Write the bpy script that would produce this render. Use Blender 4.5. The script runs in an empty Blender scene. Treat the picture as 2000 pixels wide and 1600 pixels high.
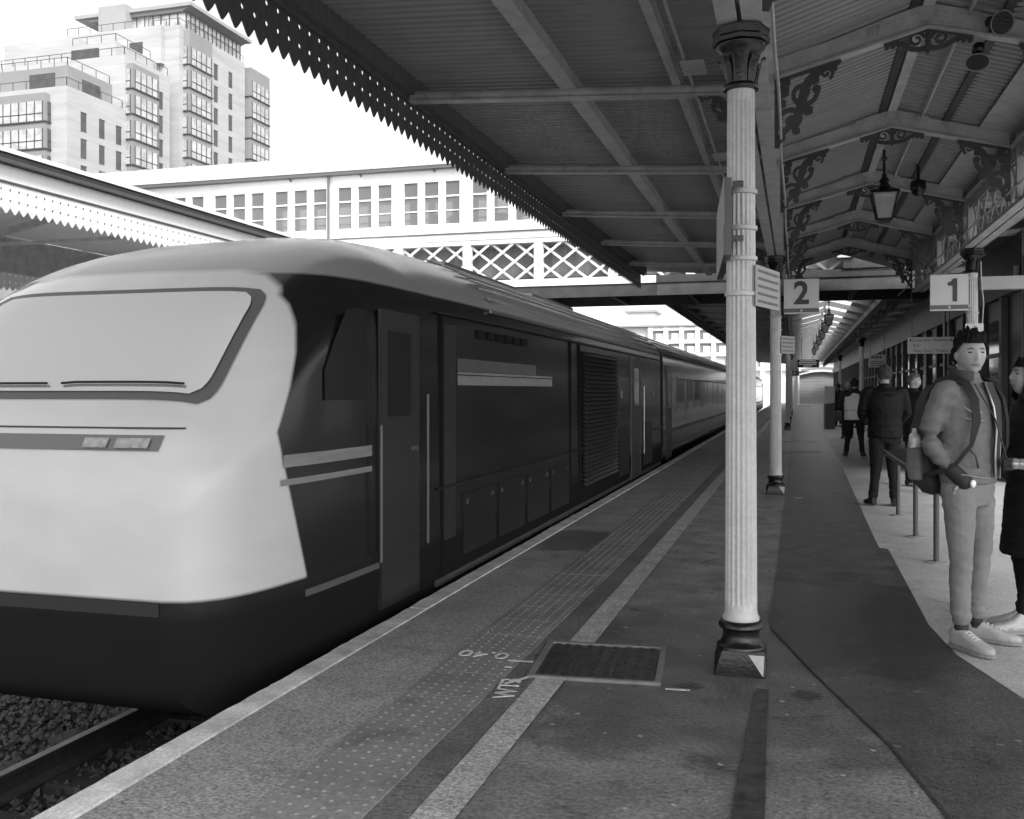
import bpy, bmesh, math, random
from mathutils import Vector, Matrix, noise
random.seed(7)
PI = math.pi
R = math.radians
SC = bpy.context.scene
COL = SC.collection

# ------------------------------------------------------------------ camera
cam = bpy.data.cameras.new("camera")
camo = bpy.data.objects.new("camera", cam)
COL.objects.link(camo)
SC.camera = camo
YAW = math.atan(555 / 1900)
camo.location = (0, 0, 1.48)
camo.rotation_euler = (R(90), 0, YAW)
cam.sensor_width = 36.0
cam.lens = 36.0 * 1900 / 2000
cam.shift_y = -38 / 2000
cam.clip_start = 0.05
cam.clip_end = 3000

# ------------------------------------------------------------------ world and sun
W = bpy.data.worlds.new("World")
SC.world = W
W.use_nodes = True
wn, wl = W.node_tree.nodes, W.node_tree.links
bg = wn["Background"]
sky = wn.new("ShaderNodeTexSky")
sky.sky_type = 'NISHITA'
sky.sun_disc = False
SUN_EL, SUN_AZ = 44, 142          # azimuth measured clockwise from +y
sky.sun_elevation = R(SUN_EL)
sky.sun_rotation = R(SUN_AZ)
sky.air_density = 1.0
sky.dust_density = 1.5
sky.ozone_density = 1.0
bw = wn.new("ShaderNodeRGBToBW")
wl.new(sky.outputs[0], bw.inputs[0])
wl.new(bw.outputs[0], bg.inputs[0])
bg.inputs[1].default_value = 0.15
sun = bpy.data.lights.new("sun", 'SUN')
suno = bpy.data.objects.new("sun", sun)
COL.objects.link(suno)
sun.energy = 1.2
sun.angle = R(12)
sd = Vector((math.sin(R(SUN_AZ)) * math.cos(R(SUN_EL)), math.cos(R(SUN_AZ)) * math.cos(R(SUN_EL)), math.sin(R(SUN_EL))))
suno.rotation_euler = sd.to_track_quat('Z', 'Y').to_euler()
suno.location = (0, -20, 40)
SC.view_settings.view_transform = 'Standard'
SC.view_settings.look = 'None'
SC.view_settings.exposure = 1.45
SC.view_settings.gamma = 1.0
try:
    SC.cycles.max_bounces = 8
    SC.cycles.diffuse_bounces = 5
    SC.cycles.glossy_bounces = 3
    SC.cycles.transmission_bounces = 4
    SC.cycles.transparent_max_bounces = 8
    SC.cycles.use_denoising = True
except Exception:
    pass

# ------------------------------------------------------------------ materials
MATS = {}
def M(name, v, rough=0.6, var=0.0, vs=3.0, bump=0.0, bs=40.0, metal=0.0, spec=0.5, coat=0.0, fine=0.0, fs=150.0,
      spots=0.0, sps=12.0, streak=None, emit=0.0, stain=0.0, damp=None, dspots=0.0):
    """grey procedural material; v base value, var = large blotches, fine = grain, spots = gum-like light spots"""
    if name in MATS:
        return MATS[name]
    m = bpy.data.materials.new(name)
    m.use_nodes = True
    nt = m.node_tree
    n, l = nt.nodes, nt.links
    b = n["Principled BSDF"]
    b.inputs["Roughness"].default_value = rough
    b.inputs["Metallic"].default_value = metal
    b.inputs["Specular IOR Level"].default_value = spec
    if coat:
        b.inputs["Coat Weight"].default_value = coat
        b.inputs["Coat Roughness"].default_value = 0.08
    geo = n.new("ShaderNodeNewGeometry")
    pos = geo.outputs["Position"]
    if streak:
        mp = n.new("ShaderNodeMapping")
        mp.inputs["Scale"].default_value = streak
        l.new(pos, mp.inputs[0])
        pos = mp.outputs[0]
    val = None
    def mul(a, fac_socket):
        mm = n.new("ShaderNodeMath"); mm.operation = 'MULTIPLY'
        if a is None: mm.inputs[0].default_value = v
        else: l.new(a, mm.inputs[0])
        l.new(fac_socket, mm.inputs[1])
        return mm.outputs[0]
    def noisefac(scale, amt, detail=5):
        t = n.new("ShaderNodeTexNoise")
        t.inputs["Scale"].default_value = scale
        t.inputs["Detail"].default_value = detail
        t.inputs["Roughness"].default_value = 0.62
        l.new(pos, t.inputs["Vector"])
        r = n.new("ShaderNodeMapRange")
        r.inputs["From Min"].default_value = 0.3
        r.inputs["From Max"].default_value = 0.7
        r.inputs["To Min"].default_value = 1 - amt
        r.inputs["To Max"].default_value = 1 + amt
        l.new(t.outputs["Fac"], r.inputs["Value"])
        return r.outputs[0]
    if var: val = mul(val, noisefac(vs, var))
    if fine: val = mul(val, noisefac(fs, fine, 2))
    if damp:       # one damp patch with a ragged outline
        vm = n.new("ShaderNodeVectorMath"); vm.operation = 'DISTANCE'; vm.inputs[1].default_value = (damp[0],damp[1],0)
        l.new(pos, vm.inputs[0])
        t = n.new("ShaderNodeTexNoise"); t.inputs["Scale"].default_value = 2.6; t.inputs["Detail"].default_value = 7
        l.new(pos, t.inputs["Vector"])
        ad = n.new("ShaderNodeMath"); ad.operation = 'MULTIPLY_ADD'; ad.inputs[1].default_value = 1.6; ad.inputs[2].default_value = -0.8
        l.new(t.outputs["Fac"], ad.inputs[0])
        a2 = n.new("ShaderNodeMath"); a2.operation = 'ADD'; l.new(vm.outputs["Value"], a2.inputs[0]); l.new(ad.outputs[0], a2.inputs[1])
        r = n.new("ShaderNodeMapRange"); r.interpolation_type = 'SMOOTHSTEP'
        r.inputs["From Min"].default_value = damp[2]*0.75; r.inputs["From Max"].default_value = damp[2]*1.15; r.inputs["To Min"].default_value = 0.55; r.inputs["To Max"].default_value = 1.0
        l.new(a2.outputs[0], r.inputs["Value"]); val = mul(val, r.outputs[0])
        rg = n.new("ShaderNodeMapRange"); rg.inputs["From Min"].default_value = 0.52; rg.inputs["From Max"].default_value = 1.0; rg.inputs["To Min"].default_value = 0.30; rg.inputs["To Max"].default_value = rough
        l.new(r.outputs[0], rg.inputs["Value"]); l.new(rg.outputs[0], b.inputs["Roughness"])
    if dspots:     # scattered dark drips
        t = n.new("ShaderNodeTexNoise"); t.inputs["Scale"].default_value = 9; t.inputs["Detail"].default_value = 3
        l.new(pos, t.inputs["Vector"])
        mxv = n.new("ShaderNodeVectorMath"); mxv.operation = 'MULTIPLY_ADD'; mxv.inputs[1].default_value = (0.12,0.12,0.0)
        l.new(t.outputs["Color"], mxv.inputs[0]); l.new(pos, mxv.inputs[2])
        vo = n.new("ShaderNodeTexVoronoi"); vo.inputs["Scale"].default_value = 3.0
        l.new(mxv.outputs[0], vo.inputs["Vector"])
        sp = n.new("ShaderNodeSeparateColor"); l.new(vo.outputs["Color"], sp.inputs[0])
        th = n.new("ShaderNodeMapRange"); th.inputs["From Min"].default_value = 0.55; th.inputs["To Min"].default_value = 0.0; th.inputs["To Max"].default_value = 0.26
        l.new(sp.outputs[1], th.inputs["Value"])
        df = n.new("ShaderNodeMath"); df.operation = 'SUBTRACT'; l.new(vo.outputs["Distance"], df.inputs[0]); l.new(th.outputs[0], df.inputs[1])
        r = n.new("ShaderNodeMapRange"); r.inputs["From Min"].default_value = -0.05; r.inputs["From Max"].default_value = 0.03; r.inputs["To Min"].default_value = 1-dspots; r.inputs["To Max"].default_value = 1.0
        l.new(df.outputs[0], r.inputs["Value"]); val = mul(val, r.outputs[0])
    if stain:      # irregular dark stains
        t = n.new("ShaderNodeTexNoise"); t.inputs["Scale"].default_value = 3.4; t.inputs["Detail"].default_value = 8; t.inputs["Roughness"].default_value = 0.7; t.inputs["Distortion"].default_value = 0.8
        l.new(pos, t.inputs["Vector"])
        r = n.new("ShaderNodeMapRange"); r.inputs["From Min"].default_value = 0.56; r.inputs["From Max"].default_value = 0.66; r.inputs["To Min"].default_value = 1.0; r.inputs["To Max"].default_value = 1-stain
        l.new(t.outputs["Fac"], r.inputs["Value"]); val = mul(val, r.outputs[0])
    if spots:
        tq = n.new("ShaderNodeTexNoise"); tq.inputs["Scale"].default_value = 40; l.new(pos, tq.inputs["Vector"])
        mq = n.new("ShaderNodeVectorMath"); mq.operation = 'MULTIPLY_ADD'; mq.inputs[1].default_value = (0.025,0.025,0.0); l.new(tq.outputs["Color"], mq.inputs[0]); l.new(pos, mq.inputs[2])
        vo = n.new("ShaderNodeTexVoronoi"); vo.inputs["Scale"].default_value = sps
        l.new(mq.outputs[0], vo.inputs["Vector"])
        cr = n.new("ShaderNodeMapRange")
        cr.inputs["From Min"].default_value = 0.06; cr.inputs["From Max"].default_value = 0.12
        cr.inputs["To Min"].default_value = 1.0; cr.inputs["To Max"].default_value = 0.0
        l.new(vo.outputs["Distance"], cr.inputs["Value"])
        # only some cells carry a spot
        sp = n.new("ShaderNodeSeparateColor"); l.new(vo.outputs["Color"], sp.inputs[0])
        gt = n.new("ShaderNodeMath"); gt.operation = 'GREATER_THAN'; gt.inputs[1].default_value = 0.42
        l.new(sp.outputs[0], gt.inputs[0])
        m2 = n.new("ShaderNodeMath"); m2.operation = 'MULTIPLY'
        l.new(cr.outputs[0], m2.inputs[0]); l.new(gt.outputs[0], m2.inputs[1])
        m3 = n.new("ShaderNodeMath"); m3.operation = 'MULTIPLY_ADD'
        l.new(m2.outputs[0], m3.inputs[0]); m3.inputs[1].default_value = spots
        if val is None: m3.inputs[2].default_value = v
        else: l.new(val, m3.inputs[2])
        val = m3.outputs[0]
    if val is None:
        b.inputs["Base Color"].default_value = (v, v, v, 1)
    else:
        cb = n.new("ShaderNodeCombineColor")
        for k in range(3): l.new(val, cb.inputs[k])
        l.new(cb.outputs[0], b.inputs["Base Color"])
    if bump:
        t = n.new("ShaderNodeTexNoise")
        t.inputs["Scale"].default_value = bs
        t.inputs["Detail"].default_value = 4
        l.new(pos, t.inputs["Vector"])
        bp = n.new("ShaderNodeBump")
        bp.inputs["Strength"].default_value = bump
        bp.inputs["Distance"].default_value = 0.01
        l.new(t.outputs["Fac"], bp.inputs["Height"])
        l.new(bp.outputs[0], b.inputs["Normal"])
    if emit:
        b.inputs["Emission Color"].default_value = (1, 1, 1, 1)
        b.inputs["Emission Strength"].default_value = emit
    MATS[name] = m
    return m

# ------------------------------------------------------------------ mesh helpers
class MB:
    """collects vertices and faces, then links them as ONE mesh object"""
    def __init__(s): s.v = []; s.f = []
    def add(s, vs, fs):
        o = len(s.v); s.v += [tuple(p) for p in vs]; s.f += [tuple(i + o for i in q) for q in fs]; return s
    def box(s, x0, x1, y0, y1, z0, z1):
        return s.add([(x0,y0,z0),(x1,y0,z0),(x1,y1,z0),(x0,y1,z0),(x0,y0,z1),(x1,y0,z1),(x1,y1,z1),(x0,y1,z1)],
                     [(0,3,2,1),(4,5,6,7),(0,1,5,4),(1,2,6,5),(2,3,7,6),(3,0,4,7)])
    def bar(s, p, q, w, h, up=(0,0,1)):
        """box-section bar from p to q, w across, h along up"""
        p, q = Vector(p), Vector(q); d = (q - p).normalized(); u = Vector(up)
        a = d.cross(u)
        if a.length < 1e-4: a = d.cross(Vector((1,0,0)))
        a.normalize(); b = a.cross(d).normalized()
        a *= w / 2; b *= h / 2
        vs = [p-a-b, p+a-b, p+a+b, p-a+b, q-a-b, q+a-b, q+a+b, q-a+b]
        return s.add(vs, [(3,2,1,0),(4,5,6,7),(0,1,5,4),(1,2,6,5),(2,3,7,6),(3,0,4,7)])
    def tube(s, pts, r, n=8, cap=True):
        pts = [Vector(p) for p in pts]; rs = r if isinstance(r, (list, tuple)) else [r] * len(pts)
        rings = []; ref = None
        for i, p in enumerate(pts):
            d = (pts[min(i+1, len(pts)-1)] - pts[max(i-1, 0)]).normalized()
            if ref is None: ref = Vector((0,0,1)) if abs(d.z) < 0.9 else Vector((1,0,0))
            a = d.cross(ref).normalized(); b = d.cross(a).normalized(); ref = -b if False else ref
            rings.append([p + (a*math.cos(2*PI*k/n) + b*math.sin(2*PI*k/n)) * rs[i] for k in range(n)])
        return s.loft(rings, cap)
    def loft(s, rings, cap=True, closed=True):
        n = len(rings[0]); vs = [p for r in rings for p in r]; fs = []
        for i in range(len(rings)-1):
            for k in range(n if closed else n-1):
                k2 = (k+1) % n
                fs.append((i*n+k, i*n+k2, (i+1)*n+k2, (i+1)*n+k))
        if cap:
            fs.append(tuple(range(n-1, -1, -1))); fs.append(tuple((len(rings)-1)*n + k for k in range(n)))
        return s.add(vs, fs)
    def lathe(s, prof, c=(0,0,0), n=24, flute=None):
        rings = []
        for (r, z) in prof:
            ring = []
            for k in range(n):
                a = 2*PI*k/n
                rr = r - (flute(a, z) if flute else 0)
                ring.append((c[0]+rr*math.cos(a), c[1]+rr*math.sin(a), c[2]+z))
            rings.append(ring)
        return s.loft(rings)
    def prism(s, poly, axis, a0, a1):
        """extrude 2-D polygon along axis ('x','y','z')"""
        def P(u, w, t):
            return {'x': (t,u,w), 'y': (u,t,w), 'z': (u,w,t)}[axis]
        n = len(poly)
        vs = [P(u,w,a0) for u,w in poly] + [P(u,w,a1) for u,w in poly]
        fs = [tuple(range(n-1,-1,-1)), tuple(range(n,2*n))] + [(k,(k+1)%n,n+(k+1)%n,n+k) for k in range(n)]
        return s.add(vs, fs)
    def ribbon(s, pts, w, y0, y1, closed=False):
        """flat ribbon following 2-D polyline (x,z), thickness y0..y1"""
        n = len(pts); L = []; Rr = []
        for i in range(n):
            a = Vector(pts[max(i-1,0)]); b = Vector(pts[min(i+1,n-1)])
            d = (b-a).normalized(); nn = Vector((-d.y, d.x))
            ww = w[i] if isinstance(w,(list,tuple)) else w
            L.append(Vector(pts[i])+nn*ww/2); Rr.append(Vector(pts[i])-nn*ww/2)
        rings = [[(L[i].x,y0,L[i].y),(Rr[i].x,y0,Rr[i].y),(Rr[i].x,y1,Rr[i].y),(L[i].x,y1,L[i].y)] for i in range(n)]
        return s.loft(rings)
    def mesh(s, name, mat=None, smooth=None):
        me = bpy.data.meshes.new(name)
        me.from_pydata(s.v, [], s.f)
        bm = bmesh.new(); bm.from_mesh(me); bmesh.ops.recalc_face_normals(bm, faces=bm.faces); bm.to_mesh(me); bm.free()
        if mat: me.materials.append(mat)
        if smooth is not None:
            for p in me.polygons: p.use_smooth = True
            if smooth < 180: me.set_sharp_from_angle(angle=R(smooth))
        me.update()
        return me
    def build(s, name, mat, parent=None, smooth=None, loc=(0,0,0), rot=(0,0,0)):
        return link(name, s.mesh(name, mat, smooth), parent, loc, rot)

def link(name, me, parent=None, loc=(0,0,0), rot=(0,0,0)):
    o = bpy.data.objects.new(name, me)
    COL.objects.link(o)
    o.location = loc; o.rotation_euler = rot
    if parent is not None: o.parent = parent
    return o
def tag(o, label=None, cat=None, group=None, kind=None):
    if label: o["label"] = label
    if cat: o["category"] = cat
    if group: o["group"] = group
    if kind: o["kind"] = kind
    return o
def thing(name, label, cat, loc=(0,0,0), rz=0.0, group=None):
    o = link(name, None, None, loc, (0,0,rz))
    o.empty_display_size = 0.2
    return tag(o, label, cat, group)
def struct(o):
    o["kind"] = "structure"; return o
def dup(o, parent=None, loc=None, rot=None, kids=True):
    c = o.copy(); COL.objects.link(c); c.parent = parent
    if loc is not None: c.location = loc
    if rot is not None: c.rotation_euler = rot
    if kids:
        for ch in list(o.children): dup(ch, c)
    return c
def text_mesh(txt, size, extrude=0.001, bold=0.0, align='CENTER'):
    cu = bpy.data.curves.new("lettering", 'FONT')
    cu.body = txt; cu.size = size; cu.extrude = extrude; cu.align_x = align; cu.align_y = 'CENTER'; cu.offset = bold
    cu.resolution_u = 4
    o = bpy.data.objects.new("lettering", cu); COL.objects.link(o)
    dg = bpy.context.evaluated_depsgraph_get(); dg.update()
    me = bpy.data.meshes.new_from_object(o.evaluated_get(dg))
    bpy.data.objects.remove(o)
    return me
def lettering(txt, size, mat, parent, loc, rot=(R(90),0,0), bold=0.0, extrude=0.0015, sx=1.0, name="lettering", align='CENTER'):
    me = text_mesh(txt, size, extrude, bold, align)
    me.materials.clear(); me.materials.append(mat)
    o = link(name, me, parent, loc, rot); o.scale = (sx,1,1)
    return o
def spiral(cx, cz, r0, r1, a0, turns, n=22, sgn=1):
    return [(cx + (r0+(r1-r0)*i/(n-1))*math.cos(a0+sgn*turns*2*PI*i/(n-1)), cz + (r0+(r1-r0)*i/(n-1))*math.sin(a0+sgn*turns*2*PI*i/(n-1))) for i in range(n)]

# ------------------------------------------------------------------ shared paint and stone
m_asph = M("asphalt", 0.215, 0.5, var=0.34, vs=3.0, fine=0.42, fs=50, bump=0.6, bs=70, spots=0.34, sps=8, stain=0.45, damp=(-0.45,5.3,1.45), dspots=0.55)
m_asph_dark = M("asphalt_dark", 0.082, 0.45, var=0.35, vs=3.0, fine=0.38, fs=45, bump=0.5, bs=70, spots=0.12, sps=6, stain=0.42, damp=(0.25,6.6,1.3), dspots=0.42)
m_asph_mid = M("asphalt_band", 0.155, 0.55, var=0.3, vs=2.5, fine=0.45, fs=60, bump=0.6, bs=70, stain=0.4)
m_pale = M("concrete_paving", 0.42, 0.65, var=0.16, vs=1.6, fine=0.24, fs=60, bump=0.4, bs=70, spots=-0.08, sps=6, stain=0.25)
m_grit = M("asphalt_grit", 0.30, 0.75, var=0.18, vs=1.5, fine=0.5, fs=65, bump=0.9, bs=80, stain=0.3, damp=(-2.05,9.3,0.75))
m_tact = M("tactile_concrete", 0.24, 0.6, var=0.2, vs=2.0, fine=0.22, fs=60, bump=0.3, bs=90, stain=0.3)
m_line = M("line_paint", 0.42, 0.65, var=0.2, vs=5, fine=0.5, fs=70, bump=0.6, bs=80)
m_cope = M("coping_paint", 0.62, 0.6, var=0.35, vs=4, fine=0.2, fs=60, bump=0.3, bs=60)
m_cream = M("cream_paint", 0.46, 0.45, var=0.2, vs=5, bump=0.1, bs=30, stain=0.25)
m_white = M("white_paint", 0.50, 0.35, var=0.10, vs=6, fine=0.08, fs=40, bump=0.1, bs=50)
m_bluegrey = M("dark_ironwork_paint", 0.07, 0.45, var=0.2, vs=6, bump=0.15, bs=60)
m_black = M("black_gloss_paint", 0.008, 0.25, var=0.3, vs=8, bump=0.25, bs=60)
m_sheet = M("corrugated_sheet_paint", 0.30, 0.5, var=0.10, vs=1.8, streak=(1.0,4.0,1.0))
m_timber = M("fascia_timber", 0.12, 0.6, var=0.2, vs=4, bump=0.2, bs=40, streak=(3,3,1))
m_darkstrip = M("dark_board", 0.05, 0.6, var=0.2, vs=4)
m_signw = M("sign_face", 0.55, 0.4, var=0.05, vs=6)
m_signd = M("sign_dark", 0.06, 0.4)
m_ink = M("sign_ink", 0.045, 0.5)
m_glassd = M("dark_glass", 0.06, 0.06, spec=0.8)
m_steel = M("worn_steel", 0.3, 0.3, metal=0.8, var=0.2, vs=5)
# ================================================================== SETTING
# trackbed / ground sheet to the horizon
g = MB(); g.add([(-600,-200,-1.16),(600,-200,-1.16),(600,900,-1.16),(-600,900,-1.16)], [(0,1,2,3)])
struct(g.build("ground", M("ballast_ground", 0.05, 0.9, var=0.35, vs=2.0, fine=0.5, fs=30, bump=1.0, bs=30)))

EDGE = -2.51
# platform body
pf = MB(); pf.box(EDGE+0.02, 9.0, -12, 118, -1.2, 0.0)
platform = struct(pf.build("platform", m_asph))
pf = MB(); pf.box(EDGE-0.0, EDGE+0.019, -12, 118, -1.2, -0.09)
pw = pf.build("platform_wall", M("platform_brick", 0.12, 0.8, var=0.4, vs=3, bump=0.5, bs=25), platform)

def sheet(name, poly, mat, z=0.004, parent=platform):
    mb = MB(); n = len(poly)
    mb.add([(x,y,z) for x,y in poly], [tuple(range(n))])
    return mb.build(name, mat, parent)
# gritty strip between coping and tactile slabs
sheet("grit_strip", [(EDGE+0.13,-10),(-1.83,-10),(-1.83,100),(EDGE+0.13,100)], m_grit)
sheet("asphalt_band", [(-1.435,-10),(-1.285,-10),(-1.285,5.45),(-1.435,5.45)], m_asph_mid)
sheet("asphalt_band", [(-1.435,5.45),(-1.285,5.45),(-1.30,100),(-1.44,100)], m_asph_mid)
sheet("platform_line", [(-1.28,-10),(-1.128,-10),(-1.128,4.86),(-1.28,4.83)], m_line, 0.006)
sheet("platform_line", [(-1.28,5.56),(-1.128,5.58),(-1.135,22),(-1.14,90),(-1.30,90),(-1.285,22)], m_line, 0.006)
# dark resurfaced strip and the paler paving to its right
dark_poly = [(-0.14,95),(-0.15,22),(-0.15,8.0),(-0.17,6.75),(-0.155,6.25),(0.10,5.25),(0.37,4.31),(0.50,3.64),(0.66,2.6),(0.85,1.2),(3.2,1.2),(2.35,2.7),
             (1.62,3.9),(1.04,5.17),(0.86,5.9),(0.80,6.6),(0.81,8.0),(0.82,9.66),(0.745,9.70),(0.755,10.95),(0.79,14),(0.87,21.5),(1.0,40),(1.3,95)]
sheet("dark_asphalt_strip", dark_poly, m_asph_dark, 0.004)
sheet("pale_paving", [(0.85,1.2),(3.2,1.2),(2.35,2.7),(1.62,3.9),(1.04,5.17),(0.86,5.9),(0.80,6.6),(0.81,8.0),(0.82,9.66),(0.745,9.70),(0.755,10.95),(0.79,14),(0.87,21.5),(1.0,40),(1.3,95),(8.8,95),(8.8,-2),(3.4,-2)][3:] , m_pale, 0.0045)
sheet("sealed_joint", [(-0.175,-1),(-0.095,-1),(-0.105,3.6),(-0.125,4.4),(-0.13,4.95),(-0.19,4.95),(-0.2,4.4),(-0.215,3.6),(-0.21,3.2)], M("bitumen_seal", 0.045, 0.5, var=0.6, vs=14, bump=0.4, bs=60), 0.008)
sheet("sealed_joint", [(-0.155,6.25),(0.10,5.25),(0.37,4.31),(0.50,3.64),(0.66,2.6),(0.678,2.6),(0.512,3.65),(0.383,4.32),(0.109,5.26),(-0.149,6.26)], M("bitumen_seal", 0.035), 0.0052)
#sheet("damp_patch", [(-2.3,8.5),(-2.1,8.35),(-1.9,8.5),(-1.84,8.9),(-1.84,9.5),(-1.95,9.6),(-2.1,9.2),(-2.28,8.95)], M("damp_asphalt", 0.05, 0.3, var=0.3, vs=6), 0.009)
#sheet("damp_patch", [(-2.15,10.3),(-1.95,10.4),(-1.84,10.9),(-1.84,11.6),(-1.95,11.4),(-2.1,10.9)], M("damp_asphalt", 0.05), 0.0095)
#sheet("asphalt_repair", [(-1.05,6.1),(-0.2,6.05),(-0.21,7.4),(-0.22,7.9),(-1.0,7.8)], M("asphalt_repair", 0.115, 0.5, var=0.4, vs=2.4, fine=0.25, fs=140, bump=0.4, bs=150, spots=0.1, sps=8), 0.003)
for (y0, y1) in ((24.0, 24.5), (28.9, 29.6)):
    sheet("painted_bar", [(-0.30,y0),(0.56,y0),(0.56,y1),(-0.30,y1)], m_line, 0.0085)

# hairline cracks and an old trench reinstatement
random.seed(11)
for (x, y, dx, dy, n_) in ():
    pts = [(x, y)]
    for _ in range(n_): pts.append((pts[-1][0]+dx*random.uniform(-0.8,1.8)+random.uniform(-0.02,0.02), pts[-1][1]+dy*random.uniform(0.5,1.4)))
    mb = MB(); w = 0.0035
    vs = []; fs = []
    for i, (px_, py_) in enumerate(pts): vs += [(px_-w*random.uniform(0.5,1.6),py_,0.0052),(px_+w*random.uniform(0.5,1.6),py_,0.0052)]
    for i in range(len(pts)-1): fs.append((2*i,2*i+1,2*i+3,2*i+2))
    mb.add(vs, fs); mb.build("crack", M("crack_dark",0.03,0.8), platform)
#sheet("trench_patch", [(-1.0,-1),(-0.90,-1),(-0.80,3.0),(-0.70,4.7),(-0.78,4.7),(-0.90,3.0)], M("trench_asphalt",0.12,0.55,var=0.35,vs=4,fine=0.4,fs=50,bump=0.6,bs=70,stain=0.3), 0.003)
# coping stones, each its own
def coping_mesh(seed):
    random.seed(seed)
    L = 0.90; mb = MB(); w = 0.128
    n = 10
    pts_o = []
    for i in range(n+1):
        y = 0.006 + (L-0.012)*i/n
        pts_o.append((EDGE - 0.0 + random.uniform(-0.004, 0.006), y))
    top = [(x, y, 0.012) for x, y in pts_o] + [(EDGE+w, L-0.006, 0.012), (EDGE+w, 0.006, 0.012)]
    bot = [(x-0.006, y, -0.088) for x, y in pts_o] + [(EDGE+w, L-0.006, -0.088), (EDGE+w, 0.006, -0.088)]
    k = len(top)
    mb.add(top+bot, [tuple(range(k)), tuple(range(2*k-1, k-1, -1))] + [(i, (i+1)%k, k+(i+1)%k, k+i) for i in range(k)])
    me = mb.mesh("coping_stone", m_cope)
    return me
cm = [coping_mesh(i) for i in range(5)]
for i in range(82):
    o = link("coping_stone", cm[(i*3) % 5], platform, (0, -2 + 0.9*i, 0.001*((i*7) % 4)))
# tactile slabs with blisters
tm = MB(); S = 0.392
tm.box(0, S, 0.004, 0.4-0.004, -0.02, 0.008)
for i in range(6):
    for j in range(6):
        cx, cy = S*(i+0.5)/6, 0.4*(j+0.5)/6
        r0, r1, hh = 0.0125, 0.006, 0.0042
        vs = [(cx+r0*math.cos(PI*k/4), cy+r0*math.sin(PI*k/4), 0.0078) for k in range(8)] + [(cx+r1*math.cos(PI*k/4), cy+r1*math.sin(PI*k/4), 0.008+hh) for k in range(8)]
        tm.add(vs, [(k,(k+1)%8,8+(k+1)%8,8+k) for k in range(8)] + [tuple(range(8,16))])
tme = tm.mesh("tactile_slab", m_tact)
for i in range(130):
    link("tactile_slab", tme, platform, (-1.828 + random.uniform(-0.003,0.003), 0.8 + 0.4*i, random.uniform(0,0.002)))

# chalk / paint marks on the paving
m_chalk = M("spray_paint", 0.6, 0.7, var=0.3, vs=30)
lettering("0.40", 0.17, m_chalk, platform, (-1.66, 5.13, 0.0175), (0,0,R(180)), name="painted_marking", sx=1.0)
for pts, zz in (([(-1.50,5.05),(-1.36,5.06)],0.017), ([(-1.48,4.93),(-1.44,4.93)],0.017), ([(-1.32,4.80),(-1.36,4.72),(-1.40,4.66)],0.012),([(-0.62,4.82),(-0.50,4.83)],0.006)):
    mb = MB()
    for a, b in zip(pts[:-1], pts[1:]): mb.bar((a[0],a[1],zz), (b[0],b[1],zz), 0.022, 0.002)
    mb.build("painted_marking", m_chalk, platform)
lettering("WT3", 0.15, m_chalk, platform, (-1.36, 4.60, 0.011), (0,0,R(98)), name="painted_marking")

# manhole cover
mh = thing("manhole_cover", "studded rectangular iron manhole cover set across the platform line", "manhole cover", (-1.02,5.2,0.0), R(5))
mb = MB()
for x0,x1,y0,y1 in ((-0.34,0.34,-0.355,-0.325),(-0.34,0.34,0.325,0.355),(-0.34,-0.31,-0.325,0.325),(0.31,0.34,-0.325,0.325)): mb.box(x0,x1,y0,y1,-0.03,0.016)
mb.build("frame", M("galvanised", 0.19, 0.5, var=0.2, vs=10), mh)
m_iron = M("cast_iron_worn", 0.10, 0.4, metal=0.5, var=0.45, vs=9, bump=0.5, bs=80)
stud_me = MB().box(-0.012,0.012,-0.024,0.024,0.004,0.014).mesh("stud", M("cast_iron_stud", 0.05, 0.35, metal=0.5, var=0.3, vs=30))
for k,(x0,x1) in enumerate(((-0.303,-0.13),(-0.122,0.09),(0.098,0.303))):
    pl = MB().box(x0,x1,-0.318,0.318,-0.03,0.006).build("cover_plate", m_iron, mh)
    nx = 3
    for i in range(nx):
        for j in range(9):
            xx = x0+(x1-x0)*(i+0.5)/nx; yy = -0.318+0.636*(j+0.5)/9
            link("stud", stud_me, pl, (xx,yy,0))
# leaf / ticket litter near the second column
lt = MB(); lt.add([(0,0,0.0),(0.10,0.02,0.002),(0.11,0.07,0.01),(0.01,0.06,0.004)], [(0,1,2,3)])
tag(lt.build("paper_scrap", m_white, None, None, (-0.02,13.75,0.010)), "scrap of white paper lying near the base of the farther column", "litter")

# tracks: rails, sleepers, ballast
def track(cx, name, label, y0, y1):
    t = thing(name, label, "railway track", (cx, 0, -1.1))
    for s in (-1, 1):
        x = s*0.7525
        rl = MB()
        rl.prism([(x-0.07,0.02),(x+0.07,0.02),(x+0.07,0.035),(x+0.012,0.06),(x+0.012,0.145),(x+0.035,0.155),(x+0.035,0.185),(x-0.035,0.185),(x-0.035,0.155),(x-0.012,0.145),(x-0.012,0.06),(x-0.07,0.035)], 'y', y0, y1)
        rl.build("rail", m_railside, t)
        MB().box(x-0.03,x+0.03,y0,y1,0.1855,0.187).build("rail_head", m_steel, t)
    sl = MB().box(-1.25,1.25,-0.12,0.12,-0.12,0.02).mesh("sleeper", M("sleeper", 0.06, 0.8, var=0.3, vs=6))
    y = y0+0.3
    while y < min(y1, 30):
        link("sleeper", sl, t, (0, y, 0)); y += 0.65
    return t
m_railside = M("rusty_rail", 0.06, 0.7, var=0.3, vs=8)
track(-4.01, "railway_track", "railway track with steel rails running beneath the standing train", -6, 140)
track(-8.6, "railway_track", "empty railway track running along the far platform", -6, 140)
random.seed(3)
bl = MB()
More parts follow.
